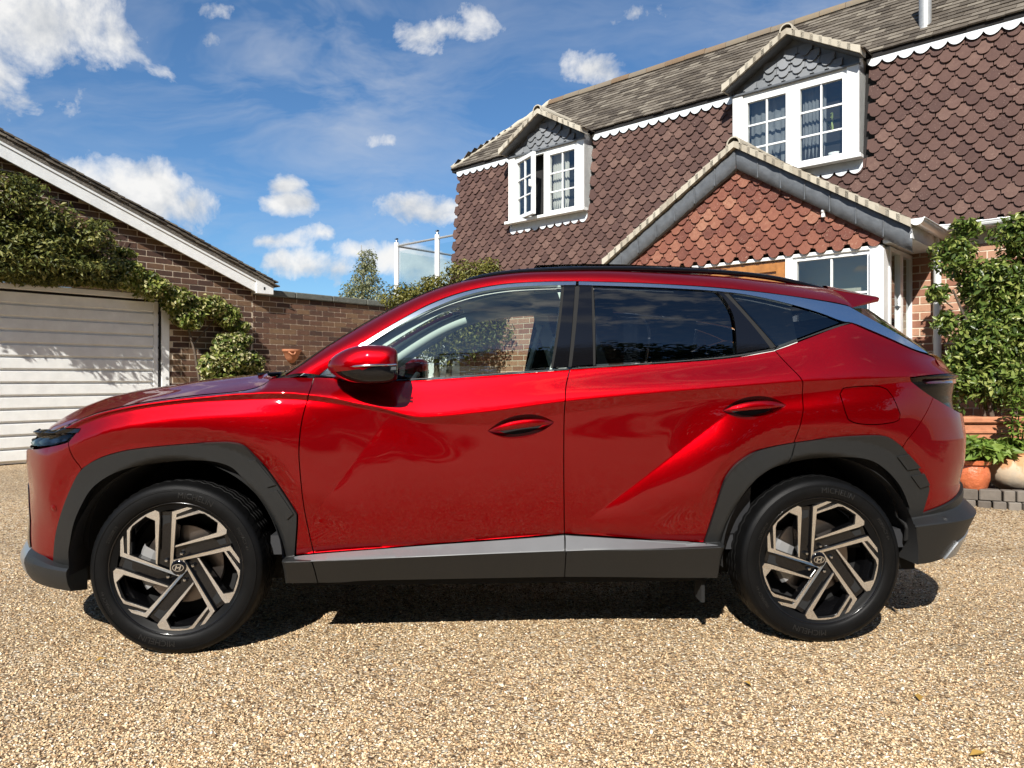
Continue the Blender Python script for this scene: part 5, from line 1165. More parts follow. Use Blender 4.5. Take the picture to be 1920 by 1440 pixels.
while z < PZA-.16:
    x = -1.36+(pw/2 if k % 2 else 0)
    while x < 1.40:
        if z+.10 < PZA-.17-abs(x)*.633+.06 and abs(x) < 1.345: spots.append(frame((PXC+x+rnd.uniform(-.003,.003), pg_y+.012+rnd.uniform(-.003,.002), z+rnd.uniform(-.004,.004)), (1,rnd.uniform(-.03,.03),rnd.uniform(-.02,.02)), (0,1,0)))
        x += pw
    z += gauge; k += 1
place_tiles(spots, tv, tf, M_PTILE, porch, 'gable_tile', 290, lambda M4: near(M4.translation), 'gable_tile_mass')
# white head, posts, windows, door
wx1 = -.205; wx0 = PXC*2-wx1
mb = MB(); mb.box((wx0,pg_y-.01,2.31),(wx1,pg_y+.08,PB-.030),.004); mb.build('head_beam', M_WPAINT, porch)
mb = MB(); mb.box((wx1-.10,pg_y-.045,.1),(wx1+.02,pg_y+.12,2.31),.004); mb.build('corner_post', M_WHITE, porch)
mb = MB(); mb.box((wx1-.045,pg_y-.062,.1),(wx1-.025,pg_y-.04,2.31)); mb.build('post_bead', M_WHITE, porch)
mb = MB(); mb.box((wx0-.02,pg_y-.045,.1),(wx0+.10,pg_y+.12,2.31),.004); mb.build('corner_post', M_WHITE, porch)
mb = MB(); mb.box((wx1-.0,pg_y-.0,2.36),(.05,pg_y+.02,2.47),.003); mb.build('boxed_eave', M_WPAINT, porch)
mb = MB(); mb.box((wx1+.0,pg_y+.02,2.355),(.06,.08,2.37)); mb.build('soffit', M_WPAINT, porch)
mb = MB(); mb.box((.045,pg_y-.08,2.36),(.06,.08,2.50)); mb.build('fascia', M_WPAINT, porch)
gt_ = MB(); gt_.lathe([(.058,0),(.058,1.0)], 12, frame((.105,PYF+.0,2.52),(1,0,0),(0,0,1)) @ Matrix.Scale(-.98,4,(0,0,1)), a0=math.pi, a1=2*math.pi); gt_.add([(.105+.058*math.cos(t),PYF,2.52+.058*math.sin(t)) for t in np.linspace(math.pi,2*math.pi,11)], [tuple(range(11))]); gt_.tube([(.165,PYF,2.52),(.165,.05,2.52)], .008, 6); gt_.build('porch_gutter', M_WHITE, porch, smooth=False)
for x0, x1 in ((-1.03, wx1-.10), (wx0+.10, PXC*2+1.03)):
    casement(porch, x0, x1, 1.20, 2.31, pg_y+.06, cols=2, rows=3, fw=.035)
    mb = MB(); mb.box((x0,pg_y,.1),(x1,pg_y+.10,1.20)); mb.build('panel_below_window', M_WHITE, porch)
for x in (-1.10, PXC*2+1.03):
    mb = MB(); mb.box((x,pg_y-.02,.1),(x+.07,pg_y+.1,2.31),.004); mb.build('door_jamb', M_WHITE, porch)
dr = (PXC*2+1.10, -1.10); mb = MB()
for a, b, c, e in ((dr[0],dr[0]+.11,.1,2.30),(dr[1]-.11,dr[1],.1,2.30),(dr[0]+.11,dr[1]-.11,2.20,2.30),(dr[0]+.11,dr[1]-.11,1.28,1.40),(dr[0]+.11,dr[1]-.11,.1,.30)): mb.box((a,pg_y+.02,c),(b,pg_y+.07,e),.003)
mb.build('door_frame', M_WOOD, porch)
for c, e in ((.30,1.28),(1.40,2.20)):
    mb = MB(); mb.box((dr[0]+.11,pg_y+.045,c),(dr[1]-.11,pg_y+.06,e)); mb.build('door_panel', M_WOOD, porch)
# side light facing right
sfr = frame((wx1+.01, pg_y+.12, 0), (0,1,0), (-1,0,0))
casement(porch, .0, .36, 1.12, 2.34, .03, cols=1, rows=1, fr=sfr, fw=.04); casement(porch, .37, .74, 1.12, 2.34, .03, cols=1, rows=1, fr=sfr, fw=.04)
brick_wall(porch, sfr, .74, 1.12, M_BRICK2, limit=40, key=lambda c: -c.z)
mb = MB(); mb.box((wx0+.06,pg_y+.12,2.30),(wx1-.02,.10,2.345)); mb.box((wx0+.06,.075,.1),(wx1-.02,.10,2.3)); mb.build('porch_inside', M_ROOMP, porch)
mb = MB(); mb.box((-1.02,pg_y+.30,1.86),(-.32,pg_y+.33,2.30)); mb.build('added_pane_board', M_ROOMP, porch)  # cream board added inside the porch to brighten the upper panes
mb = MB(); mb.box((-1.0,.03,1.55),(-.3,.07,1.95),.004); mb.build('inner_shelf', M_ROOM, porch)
mb = MB(); mb.lathe([(0,0),(.018,0),(.022,.02),(.012,.035),(0,.04)], 12, frame((-.72,pg_y-.03,2.72),(1,0,0),(0,0,1))); mb.box((-.735,pg_y-.06,2.66),(-.705,pg_y-.02,2.70),.004); mb.build('eyelet', M_WHITE, porch)

# flat-roofed wing behind the left corner with a glass balcony
ext = empty('balcony', H_O, H_RZ); tag(ext, 'glass balustrade with white posts on the flat roof beside the house', 'balcony')
mb = MB(); mb.box((-8.75,.30,0),(-6.75,3.4,2.42)); mb.build('flat_roof_wing', M_WPAINT, ext)
mb = MB(); mb.box((-8.82,.24,2.42),(-6.75,3.4,2.56),.01); mb.build('flat_roof_edge', M_LEAD, ext)
PT = [(-8.66,.40),(-7.57,.40),(-8.66,1.9),(-8.66,3.3)]
for x, y in PT:
    mb = MB(); mb.tube([(x,y,2.5),(x,y,3.56)], .045, 12); mb.build('post', M_WHITE, ext, smooth=True, angle=40)
    mb = MB(); mb.lathe([(.03,0),(.03,.02),(.022,.03),(.022,.05),(.036,.055),(.036,.075),(.0,.085)], 12, Matrix.Translation((x,y,3.56))); mb.build('post_cap', M_STEEL, ext, smooth=True, angle=40)
for p, q in (((-8.66,.40),(-7.57,.40)),((-7.57,.40),(-6.75,.40)),((-8.66,.40),(-8.66,1.9)),((-8.66,1.9),(-8.66,3.3))):
    mb = MB(); mb.tube([(*p,3.50),(*q,3.50)], .020, 8); mb.build('handrail', M_GALV, ext, smooth=True, angle=40)
    mb = MB(); a = Vector((*p,0)); b = Vector((*q,0)); d = (b-a).normalized(); a += d*.08; b -= d*.08; nn = Vector((-d.y,d.x,0))*.005
    mb.add([a-nn+Vector((0,0,2.60)),b-nn+Vector((0,0,2.60)),b-nn+Vector((0,0,3.40)),a-nn+Vector((0,0,3.40)),a+nn+Vector((0,0,2.60)),b+nn+Vector((0,0,2.60)),b+nn+Vector((0,0,3.40)),a+nn+Vector((0,0,3.40))], [(0,1,2,3)]); mb.build('glass_panel', M_BALGLASS if False else glass_mat('balcony_glass',(.80,.90,.92),1.0,.03), ext)

# ------------------------------------------------------------------ garage and garden wall
# local x runs along the front (to the right), y into the building
GZ = .13
G_O = Vector((-5.81, 8.46, 0)); G_RZ = math.atan2(.751,.66)
garage = empty('garage', G_O, G_RZ); tag(garage, 'brick garage with white up and over door and white bargeboard', 'garage')
GM = Matrix.Translation(G_O) @ Matrix.Rotation(G_RZ, 4, 'Z')
gnear = lambda c: (GM @ Vector(c)).length
DX0, DX1, DZT = -.60, 1.80, 2.155
CX = 3.106                                                     # right corner
SL = .398
verge_z = lambda x: 3.90-SL*x                                   # top of the verge
def gclip(x, z): return z < verge_z(x-1.0)-.16
mb = MB(); xs = np.linspace(-1.0, CX, 2)
def wallpoly(y): return [(-1,y,GZ),(DX0-.06,y,GZ),(DX0-.06,y,DZT+.07),(DX1+.11,y,DZT+.07),(DX1+.11,y,GZ),(CX,y,GZ),(CX,y,verge_z(CX)-.10),(-1,y,verge_z(-1)-.10)]
p = wallpoly(0); mb.add(p, [(0,1,2,7),(2,3,6,7),(3,4,5,6)]); mb.add([(CX,0,GZ),(CX,5,GZ),(CX,5,2.45),(CX,0,2.45)], [(0,1,2,3)]); mb.build('front_wall', M_MORTAR, garage)
brick_wall(garage, frame((-1,0,0),(1,0,0),(0,1,0)), CX+1, 4.3, M_BRICK, holes=[(DX0-.07+1, DX1+.115+1, -1, DZT+.08)], limit=290, key=lambda c: gnear(c)+(9 if c.z < .9 or c.x < .0 else 0), clip=gclip, z0=GZ, bl=.215, bh=.066)
# door: ribbed steel, each rib a bar with a chamfered step below
door = empty('garage_door', (0,0,0), 0, garage)
nr = 13; zt0 = GZ+.012; ph = (DZT-.03-zt0)/nr
sv = [(0,.030,0),(0,.030,ph),(0,.022,ph),(0,.022,ph*.30),(0,.036,ph*.16),(0,.036,0)]
for i in range(nr):
    mb = MB(); prof_ = [(.052,0.0),(.052,ph*.10),(.030,ph*.24),(.030,ph*.97),(.040,ph)]
    mb.add([(x,y,z) for x in (DX0+.02,DX1-.02) for y, z in prof_], [(j,5+j,5+j+1,j+1) for j in range(4)]); mb.build('door_rib', M_WPAINT, door, loc=(0,0,zt0+i*ph), fix=False)
mb = MB(); mb.box((DX0,.055,GZ),(DX1,.07,DZT)); mb.build('door_back', M_DARKGAP, door)
for x in (DX1-.085, DX0+.02):
    mb = MB(); mb.box((x,.018,GZ+.02),(x+.055,.05,DZT-.02),.003); mb.build('door_stile', M_WPAINT, door)
for a, b, c, d in ((DX0-.055,DX0,GZ,DZT+.065),(DX1,DX1+.10,GZ,DZT+.065),(DX0,DX1,DZT,DZT+.065)):
    mb = MB(); mb.box((a,-.022,c),(b,.06,d),.004); mb.build('door_frame', M_WPAINT, garage)
mb = MB(); mb.box((DX1-.02,.0,GZ),(DX1,.02,DZT)); mb.build('frame_shadow_strip', M_DARKGAP, garage)
for z in (1.02,1.12): 
    mb = MB(); mb.box((DX1+.045,-.032,z),(DX1+.075,-.02,z+.03),.003); mb.build('frame_bracket', M_GALV, garage)
M_VBED = mat('verge_mortar', (.13,.115,.095), rough=.95, var=(30,.4), bump=(50,.01))
# verge: white bargeboard, dark soffit gap, plain tiles stepping down
VX0, VX1 = -1.4, 3.42
def vz(x, h): return verge_z(x)+h
mb = MB(); th = .035; yv = -.13
P = lambda x, h, y: (x, y, vz(x, h))
q = [P(VX0,-.30,yv),P(3.10,-.30,yv),P(3.10,-.155,yv),P(VX0,-.155,yv)]; q2 = [(x,y+th,z) for x,y,z in q]; mb.add(q+q2, [(0,1,2,3),(1,0,4,5),(5,4,7,6),(2,3,7,6)]); mb.build('bargeboard', M_WPAINT, garage, fix=True)
mb = MB(); q = [P(VX0,-.156,yv-.014),P(3.12,-.156,yv-.014),P(3.12,-.122,yv-.014),P(VX0,-.122,yv-.014)]; q2 = [(x,y+.06,z) for x,y,z in q]; mb.add(q+q2, [(0,1,2,3),(1,0,4,5),(2,3,7,6)]); mb.build('barge_capping', M_WPAINT, garage, fix=True)
mb = MB(); zb = vz(3.12,-.31); mb.box((3.085,yv-.016,zb+.0),(3.36,.20,zb+.185),.006); mb.add([(3.085,yv-.016,zb+.186),(3.30,yv-.016,zb+.186),(3.085,yv-.016,vz(3.085,-.122))], [(0,1,2)]); mb.build('box_end', M_WPAINT, garage)
mb = MB(); mb.box((3.20,yv-.020,zb+.06),(3.225,yv-.013,zb+.10),.002); mb.build('box_vent', M_DARKGAP, garage)
mb = MB(); mb.add([P(VX0,-.20,yv+.03),P(3.1,-.20,yv+.03),P(3.1,-.20,.02),P(VX0,-.20,.02)], [(0,1,2,3)]); mb.build('soffit', M_WPAINT, garage)
ang = math.atan(SL); ln = (VX1-VX0)/math.cos(ang); n = int(ln/.10)
tm = MB(); tm.add([(-.17,-.165,-.006),(0,-.165,.004),(0,0,.004),(-.17,0,-.006),(-.17,-.165,.008),(0,-.165,.022),(0,0,.022),(-.17,0,.008)], [(4,5,6,7),(0,1,5,4),(1,2,6,5),(3,2,1,0)])
tme = tm.mesh(False, [M_RTILE], fix=True)
bedm = MB(); bedm.add([P(VX0,-.125,yv-.018),P(VX1-.06,-.125,yv-.018),P(VX1-.06,-.02,yv-.018),P(VX0,-.02,yv-.018)], [(0,1,2,3)]); bedm.build('verge_bedding', M_VBED, garage)
for i in range(n+1):
    x = VX1-i*.10*math.cos(ang)
    for j in range(2):
        o = put('verge_tile', tme, garage); o.matrix_local = frame((x+rnd.uniform(-.008,.008), -.0+j*.17+rnd.uniform(-.008,.008), vz(x,-.012)+rnd.uniform(-.003,.004)), (math.cos(ang),0,-math.sin(ang)+rnd.uniform(-.02,.02)), (0,1,0))
        if j == 0:
            o = put('undercloak_tile', tme, garage); o.matrix_local = frame((x+.03+rnd.uniform(-.012,.012), -.004+rnd.uniform(-.008,.008), vz(x+.03,-.060)+rnd.uniform(-.004,.004)), (math.cos(ang),0,-math.sin(ang)), (0,1,0))
mb = roof_rows((VX1,.30,vz(VX1,0)), (0,1,0), (-math.cos(ang),0,math.sin(ang)), 5.5, ln, M_RTILE); o = mb.build('roof_tile_mass', M_RTILE, garage); tag(o, kind='stuff')
mb = MB(); mb.add([P(VX0,-.035,yv),P(VX1-.05,-.035,yv),P(VX1-.05,-.035,5.6),P(VX0,-.035,5.6)], [(0,1,2,3)]); mb.build('roof_deck', M_DARKGAP, garage)

wall = empty('garden_wall', G_O, G_RZ); tag(wall, 'brown brick garden wall with grey coping joined to the garage', 'wall')
WX1 = 5.78; WZ = 2.335
mb = MB(); mb.box((CX+.005,.002,GZ-.1),(WX1,.22,WZ)); mb.build('mortar_core', M_MORTAR, wall)
brick_wall(wall, frame((CX+.010,0,0),(1,0,0),(0,1,0)), WX1-CX-.01, WZ+.001, M_BRICK, limit=300, key=lambda c: gnear(c)+(9 if c.z < 1.0 else 0), z0=GZ+.017, phase=-.07, bh=.066)
for i in range(4):
    a, b = CX+.02+(WX1-CX)*i/4, CX+.02+(WX1-CX)*(i+1)/4-.006; mb = MB(); mb.box((a,-.055,WZ+.002),(b,.28,WZ+.095),.012); mb.build('coping', M_COPING if False else mat('grey_coping',(.10,.105,.09),rough=.8,var=(15,.3),bump=(70,.003)), wall)
mb = MB(); mb.box((CX+.6,-.01,WZ-.006),(WX1-.01,.0,WZ+.002)); mb.build('damp_course', M_DARKGAP, wall)
# half-round clay pot hung on the wall
M_TERRA = mat('terracotta', (.42,.17,.085), rough=.8, var=(16,.22), bump=(60,.002))
pot = empty('wall_pot', GM @ Vector((3.74,0,1.36)), G_RZ); tag(pot, 'half round terracotta pot hung on the garden wall', 'pot')
mb = MB(); mb.lathe([(.015,0),(.05,.015),(.10,.075),(.140,.165),(.150,.17),(.155,.178),(.155,.205),(.138,.207),(.135,.18)], 24, Matrix.Identity(4), a0=math.pi, a1=2*math.pi); mb.build('bowl', M_TERRA, pot, smooth=True, angle=40)
mb = MB(); mb.tube([(-.105,-.10,.165),(-.075,-.135,.128),(-.035,-.15,.128),(-.02,-.15,.165)], .012, 6); mb.build('moulding', M_TERRA, pot, smooth=True)
mb = MB(); mb.box((-.10,-.10,.15),(.10,-.002,.19)); mb.build('soil', M_DARKGAP, pot)

# ------------------------------------------------------------------ plants
def leaf_mat(name, cols, rough=.5, trans=.25, spec=.4):
    m = bpy.data.materials.new(name); m.use_nodes = True; nt = m.node_tree; b = nt.nodes['Principled BSDF']; L = nt.links.new
    g = N(nt, 'ShaderNodeNewGeometry'); cr = N(nt, 'ShaderNodeValToRGB'); L(g.outputs['Random Per Island'], cr.inputs[0]); e = cr.color_ramp.elements
    while len(e) < len(cols): e.new(.5)
    for i, c in enumerate(cols): e[i].position = i/(len(cols)-1); e[i].color = (*c,1)
    L(cr.outputs[0], b.inputs['Base Color']); b.inputs['Roughness'].default_value = rough; b.inputs['Specular IOR Level'].default_value = spec
    tr = N(nt, 'ShaderNodeBsdfTranslucent'); L(cr.outputs[0], tr.inputs[0]); mx = N(nt, 'ShaderNodeMixShader'); mx.inputs[0].default_value = trans
    L(b.outputs[0], mx.inputs[1]); L(tr.outputs[0], mx.inputs[2]); L(mx.outputs[0], nt.nodes['Material Output'].inputs[0])
    return m
def leaves(name, blobs, count, size, m, parent, seed=1, shell=.55, aspect=.5, droop=.2, fold=.35, out=None, face=None):
    """folded pointed leaves spread through the blobs' volumes; blobs (cx,cy,cz,rx,ry,rz[,weight]); clumped, denser to the outside"""
    r = np.random.default_rng(seed); B = np.array([b[:6] for b in blobs], float); W = np.array([b[6] if len(b) > 6 else b[3]*b[5] for b in blobs]); W = W/W.sum()
    k = r.choice(len(B), count, p=W); d = r.normal(size=(count,3)); d /= np.linalg.norm(d, axis=1)[:,None]
    rad = shell+(1-shell)*r.random(count)**.6; rad[r.random(count) < .12] *= 1.12
    # clumping: pull leaves towards random twig tips
    tips = r.normal(size=(len(B), 40, 3)); tips /= np.linalg.norm(tips, axis=2)[:,:,None]; tips *= (.75+.35*r.random((len(B),40,1)))
    tip = tips[k, r.integers(0, 40, count)]; w = (.35+.45*r.random(count))[:,None]
    p = B[k,:3]+(d*rad[:,None]*(1-w)+tip*w)*B[k,3:6]
    nrm = d+.7*r.normal(size=(count,3))+np.array([0,0,.6]); 
    if face is not None: nrm = nrm+np.array(face)*1.0
    nrm /= np.linalg.norm(nrm, axis=1)[:,None]
    t = r.normal(size=(count,3))+tip*1.2; t[:,2] -= droop; t -= nrm*(t*nrm).sum(1)[:,None]; t /= np.linalg.norm(t, axis=1)[:,None]; s = np.cross(nrm, t)
    L = size*(.6+.8*r.random(count))[:,None]; w_ = L*aspect
    P = [p-t*L*.5, p-t*L*.05+s*w_*.5+nrm*L*fold*.3, p+t*L*.55-nrm*L*.1, p-t*L*.05-s*w_*.5+nrm*L*fold*.3]
    V = np.stack(P, 1).reshape(-1,3); i = np.arange(count)*4
    me = bpy.data.meshes.new(name); nv = len(V); me.vertices.add(nv); me.vertices.foreach_set('co', V.ravel().astype(np.float32))
    F = np.stack([i,i+1,i+2,i,i+2,i+3], 1).reshape(-1,3); me.loops.add(F.size); me.loops.foreach_set('vertex_index', F.ravel().astype(np.int32)); me.polygons.add(len(F)); me.polygons.foreach_set('loop_start', np.arange(0, F.size, 3).astype(np.int32)); me.polygons.foreach_set('loop_total', np.full(len(F), 3, np.int32))
    me.update(calc_edges=True); me.materials.append(m); o = put(name, me, parent); return o
def stems(name, paths, m, parent, n=6):
    mb = MB()
    for pth, r0, r1 in paths:
        P = [Vector(p) for p in pth]; k = len(P); mb.tube(P, [r0+(r1-r0)*i/(k-1) for i in range(k)], n)
    return mb.build(name, m, parent, smooth=True, angle=60)
M_BARK = mat('grey_brown_bark', (.10,.075,.055), rough=.9, var=(20,.35), bump=(60,.004))
M_PALEBARK = mat('pale_bark', (.30,.27,.22), rough=.9, var=(20,.35), bump=(60,.003))
LF_DARK = leaf_mat('climber_leaf', [(.038,.048,.010),(.070,.086,.018),(.12,.138,.030),(.19,.195,.046),(.28,.26,.075)])
LF_LIME = leaf_mat('lime_leaf', [(.05,.075,.012),(.10,.14,.02),(.17,.21,.035),(.27,.29,.06),(.40,.38,.14),(.52,.48,.25)], trans=.3)
LF_CREAM = leaf_mat('variegated_leaf', [(.03,.055,.010),(.06,.095,.015),(.13,.17,.03),(.26,.28,.06),(.50,.47,.22),(.62,.58,.36)], trans=.3)
LF_SHRUB = leaf_mat('glossy_shrub_leaf', [(.034,.060,.012),(.070,.115,.020),(.125,.18,.034),(.20,.25,.055),(.32,.34,.10)], rough=.35)
LF_FRESH = leaf_mat('fresh_green_leaf', [(.08,.14,.02),(.13,.21,.03),(.20,.29,.05),(.28,.36,.08)], trans=.35)
LF_BIRCH = leaf_mat('birch_leaf', [(.12,.14,.06),(.18,.20,.09),(.25,.26,.13),(.33,.33,.19)], trans=.35)
LF_YEW = leaf_mat('clipped_hedge_leaf', [(.055,.062,.013),(.105,.11,.020),(.17,.165,.032),(.25,.22,.05)])
LF_OAK = leaf_mat('oak_leaf', [(.012,.022,.006),(.022,.038,.009),(.035,.055,.012)])

# climber over the garage door: in the garage's own axes (x along, y negative = towards us, z up)
cl1 = empty('climbing_plant', G_O, G_RZ); tag(cl1, 'dark green climber massed over the top of the garage door', 'climber')
leaves('foliage', [(-.35,-.30,2.70,.55,.34,.45),(.0,-.32,3.15,.45,.34,.30),(.42,-.32,2.98,.38,.36,.28),(.22,-.36,2.58,.55,.40,.32),(.80,-.32,2.78,.36,.34,.26),(.98,-.28,2.50,.28,.30,.20),(-.5,-.30,3.30,.42,.30,.34),(.15,-.28,3.30,.22,.22,.12),(.62,-.30,2.42,.5,.4,.18),(.95,-.26,2.98,.18,.2,.08),(-.1,-.34,2.42,.5,.4,.2),(-.6,-.12,2.36,.5,.12,.14,.2),(-.2,-.12,2.34,.5,.12,.14,.2),(.3,-.12,2.32,.5,.12,.14,.2),(.9,-.12,2.34,.4,.12,.14,.2),(1.05,-.2,2.32,.35,.18,.10,.10),(.2,-.26,2.30,.6,.2,.08,.10),(-.5,-.3,2.32,.5,.2,.08,.10)], 25000, .060, LF_DARK, cl1, 3, shell=.35, aspect=.42)
stems('stem', [([(.2,-.05,2.25),(.6,-.12,2.45),(.9,-.15,2.6),(1.15,-.12,2.75)],.02,.008),([(1.25,-.06,2.25),(1.0,-.1,2.4),(.5,-.15,2.6),(-.2,-.15,2.8)],.025,.01),([(1.2,-.05,2.6),(1.3,-.03,2.75),(1.36,-.03,2.9)],.006,.003)], M_BARK, cl1)
cl2 = empty('climbing_plant', G_O, G_RZ); tag(cl2, 'yellow green climber trailing along the wall right of the garage door', 'climber')
leaves('foliage', [(1.30,-.20,2.42,.28,.18,.22),(1.60,-.20,2.30,.28,.19,.20),(1.95,-.18,2.16,.28,.18,.20),(2.10,-.17,1.96,.24,.17,.22),(2.40,-.16,2.10,.30,.16,.17),(2.66,-.15,1.97,.24,.14,.19),(1.28,-.15,2.70,.18,.12,.07),(2.85,-.14,1.85,.14,.12,.12)], 11000, .060, LF_LIME, cl2, 5, shell=.3, aspect=.55)
stems('stem', [([(2.30,-.06,.15),(2.33,-.08,.8),(2.2,-.10,1.5),(2.05,-.12,2.0),(1.6,-.14,2.3),(1.2,-.12,2.45)],.022,.010),([(2.2,-.1,1.6),(2.45,-.1,1.9),(2.7,-.1,2.0)],.012,.005),([(2.55,-.05,1.75),(2.75,-.04,1.85),(2.85,-.04,1.7)],.008,.004)], M_BARK, cl2)
sh1 = empty('variegated_shrub', G_O, G_RZ); tag(sh1, 'bright cream and green variegated shrub against the brick wall', 'shrub')
leaves('foliage', [(2.62,-.30,1.40,.34,.26,.26),(2.33,-.28,1.30,.18,.2,.18),(2.95,-.26,1.34,.20,.2,.22),(2.72,-.30,1.66,.22,.2,.12),(2.5,-.28,1.62,.14,.15,.12),(2.55,-.28,1.0,.42,.24,.3),(3.02,-.25,1.1,.18,.18,.15)], 9500, .062, LF_CREAM, sh1, 9, shell=.3, aspect=.6)
stems('stem', [([(2.6,-.2,.13),(2.55,-.22,.6),(2.5,-.25,1.1),(2.4,-.25,1.4)],.022,.006),([(2.62,-.2,.13),(2.68,-.22,.7),(2.75,-.25,1.2),(2.8,-.25,1.6)],.02,.006)], M_BARK, sh1)

# birch beyond the wall
def tree(name, label, base, h, crown, count, size, lm, bark, seed, trunk_r, group=None, cat='tree', hang=.3, shell=.2):
    t = empty(name, base); tag(t, label, cat, group); r = random.Random(seed)
    paths = [([(0,0,0),(r.uniform(-.1,.1),0,h*.35),(r.uniform(-.15,.15),r.uniform(-.1,.1),h*.7),(r.uniform(-.1,.1),0,h*.97)], trunk_r, trunk_r*.12)]
    for b in crown:
        z0 = max(h*.25, b[2]-b[5]*.9); paths.append(([(0,0,z0*.85),((b[0])*.4,b[1]*.4,(z0+b[2])/2),(b[0]*.9,b[1]*.9,b[2]+b[5]*.4)], trunk_r*.4, trunk_r*.08))
        for j in range(2): paths.append(([(b[0]*.6,b[1]*.6,b[2]),(b[0]+b[3]*r.uniform(-.8,.8),b[1]+b[4]*r.uniform(-.8,.8),b[2]+b[5]*r.uniform(-.3,.9))], trunk_r*.15, trunk_r*.04))
    stems('trunk', paths, bark, t, 7); leaves('crown', crown, count, size, lm, t, seed, shell=shell, droop=hang); return t
tree('birch_tree', 'slender birch tree rising behind the brick garden wall', (-4.85,24,0), 5.6, [(-.25,0,3.6,.60,.5,.75),(.35,.1,3.7,.65,.5,.8),(.1,0,4.4,.55,.5,.65),(.22,0,4.95,.36,.35,.5),(.75,0,3.2,.55,.5,.6),(-.55,.1,3.1,.5,.5,.6),(.2,0,2.6,.9,.6,.6)], 7500, .085, LF_BIRCH, M_PALEBARK, 21, .06, hang=1.6, shell=.1)
# clipped cloud hedge by the corner of the house
hd = empty('clipped_hedge', (-1.30,10.9,.34)); tag(hd, 'clipped yellowish evergreen hedge by the left corner of the house', 'hedge')
leaves('foliage', [(-.33,0,1.98,.34,.36,.24),(.15,0,2.08,.34,.36,.24),(.60,.05,2.33,.34,.36,.22),(.95,.1,2.40,.28,.36,.18),(.3,0,1.5,1.0,.5,.6),(-.05,0,1.90,.4,.4,.28),(.75,0,2.0,.5,.4,.36)], 16000, .055, LF_YEW, hd, 31, shell=.75, aspect=.4)
stems('trunk', [([(.2,0,-.25),(.2,0,1.2),(.1,0,2.0)],.06,.03),([(.3,0,-.25),(.4,0,1.2),(.7,0,2.2)],.06,.03)], M_BARK, hd)

# planted bed in front of the house
bx = 4.1
sb = empty('evergreen_shrub', (4.05,6.34,.13)); tag(sb, 'tall glossy evergreen shrub in front of the house wall', 'shrub')
leaves('foliage', [(.0,.0,1.80,.30,.26,.26),(.28,-.03,2.22,.30,.26,.22),(.42,-.02,1.55,.36,.28,.30),(-.05,.0,1.35,.32,.26,.28),(-.30,.0,2.02,.20,.2,.22),(.12,.0,.98,.34,.26,.28),(.58,0,1.0,.36,.28,.34),(.55,0,2.0,.32,.26,.28),(-.16,.02,2.28,.15,.16,.10),(-.42,.0,1.72,.12,.12,.10),(-.36,.0,1.46,.10,.1,.12),(.62,0,2.42,.26,.22,.12),(-.25,.04,1.0,.22,.2,.3),(.2,.06,1.5,.5,.2,.6)], 22000, .056, LF_SHRUB, sb, 41, shell=.4, aspect=.48)
stems('stem', [([(.1,0,0),(.05,0,.6),(-.1,0,1.3),(-.3,0,1.75)],.028,.008),([(.2,0,0),(.25,0,.9),(.35,0,1.9)],.025,.006),([(.15,0,0),(-.05,.02,.8),(-.25,.02,1.5)],.02,.006),([(-.3,0,1.6),(-.42,-.02,1.68),(-.5,-.02,1.62)],.006,.003)], M_BARK, sb)
M_POTRED = mat('glazed_red_pot', (.46,.12,.045), rough=.45, coat=.3, var=(9,.22), bump=(26,.012,3))
M_URN = bpy.data.materials.new('weathered_urn')
def urn_mat():
    m = M_URN; m.use_nodes = True; nt = m.node_tree; b = nt.nodes['Principled BSDF']; L = nt.links.new; b.inputs['Roughness'].default_value = .85
    g = N(nt, 'ShaderNodeNewGeometry'); n = N(nt, 'ShaderNodeTexNoise', ins={'Scale': 9, 'Detail': 6, 'Roughness': .65}); L(g.outputs['Position'], n.inputs['Vector'])
    tc = N(nt, 'ShaderNodeTexCoord'); sp = N(nt, 'ShaderNodeSeparateXYZ'); L(tc.outputs['Object'], sp.inputs[0])
    a = N(nt, 'ShaderNodeMath', operation='MULTIPLY_ADD'); L(sp.outputs[2], a.inputs[0]); a.inputs[1].default_value = 2.2; a.inputs[2].default_value = -.30
    s = N(nt, 'ShaderNodeMath', operation='ADD'); L(a.outputs[0], s.inputs[0]); L(n.outputs['Fac'], s.inputs[1])
    cr = N(nt, 'ShaderNodeValToRGB'); L(s.outputs[0], cr.inputs[0]); e = cr.color_ramp.elements; cols = [(0,(.20,.16,.12)),(.35,(.42,.36,.28)),(.60,(.50,.40,.28)),(.74,(.44,.23,.11)),(1,(.50,.26,.12))]
    while len(e) < len(cols): e.new(.5)
    for i, (p, c) in enumerate(cols): e[i].position = p; e[i].color = (*c,1)
    L(cr.outputs[0], b.inputs['Base Color']); bp = N(nt, 'ShaderNodeBump', ins={'Distance': .006}); L(n.outputs['Fac'], bp.inputs['Height']); L(bp.outputs[0], b.inputs['Normal'])
urn_mat()
BZ = .245
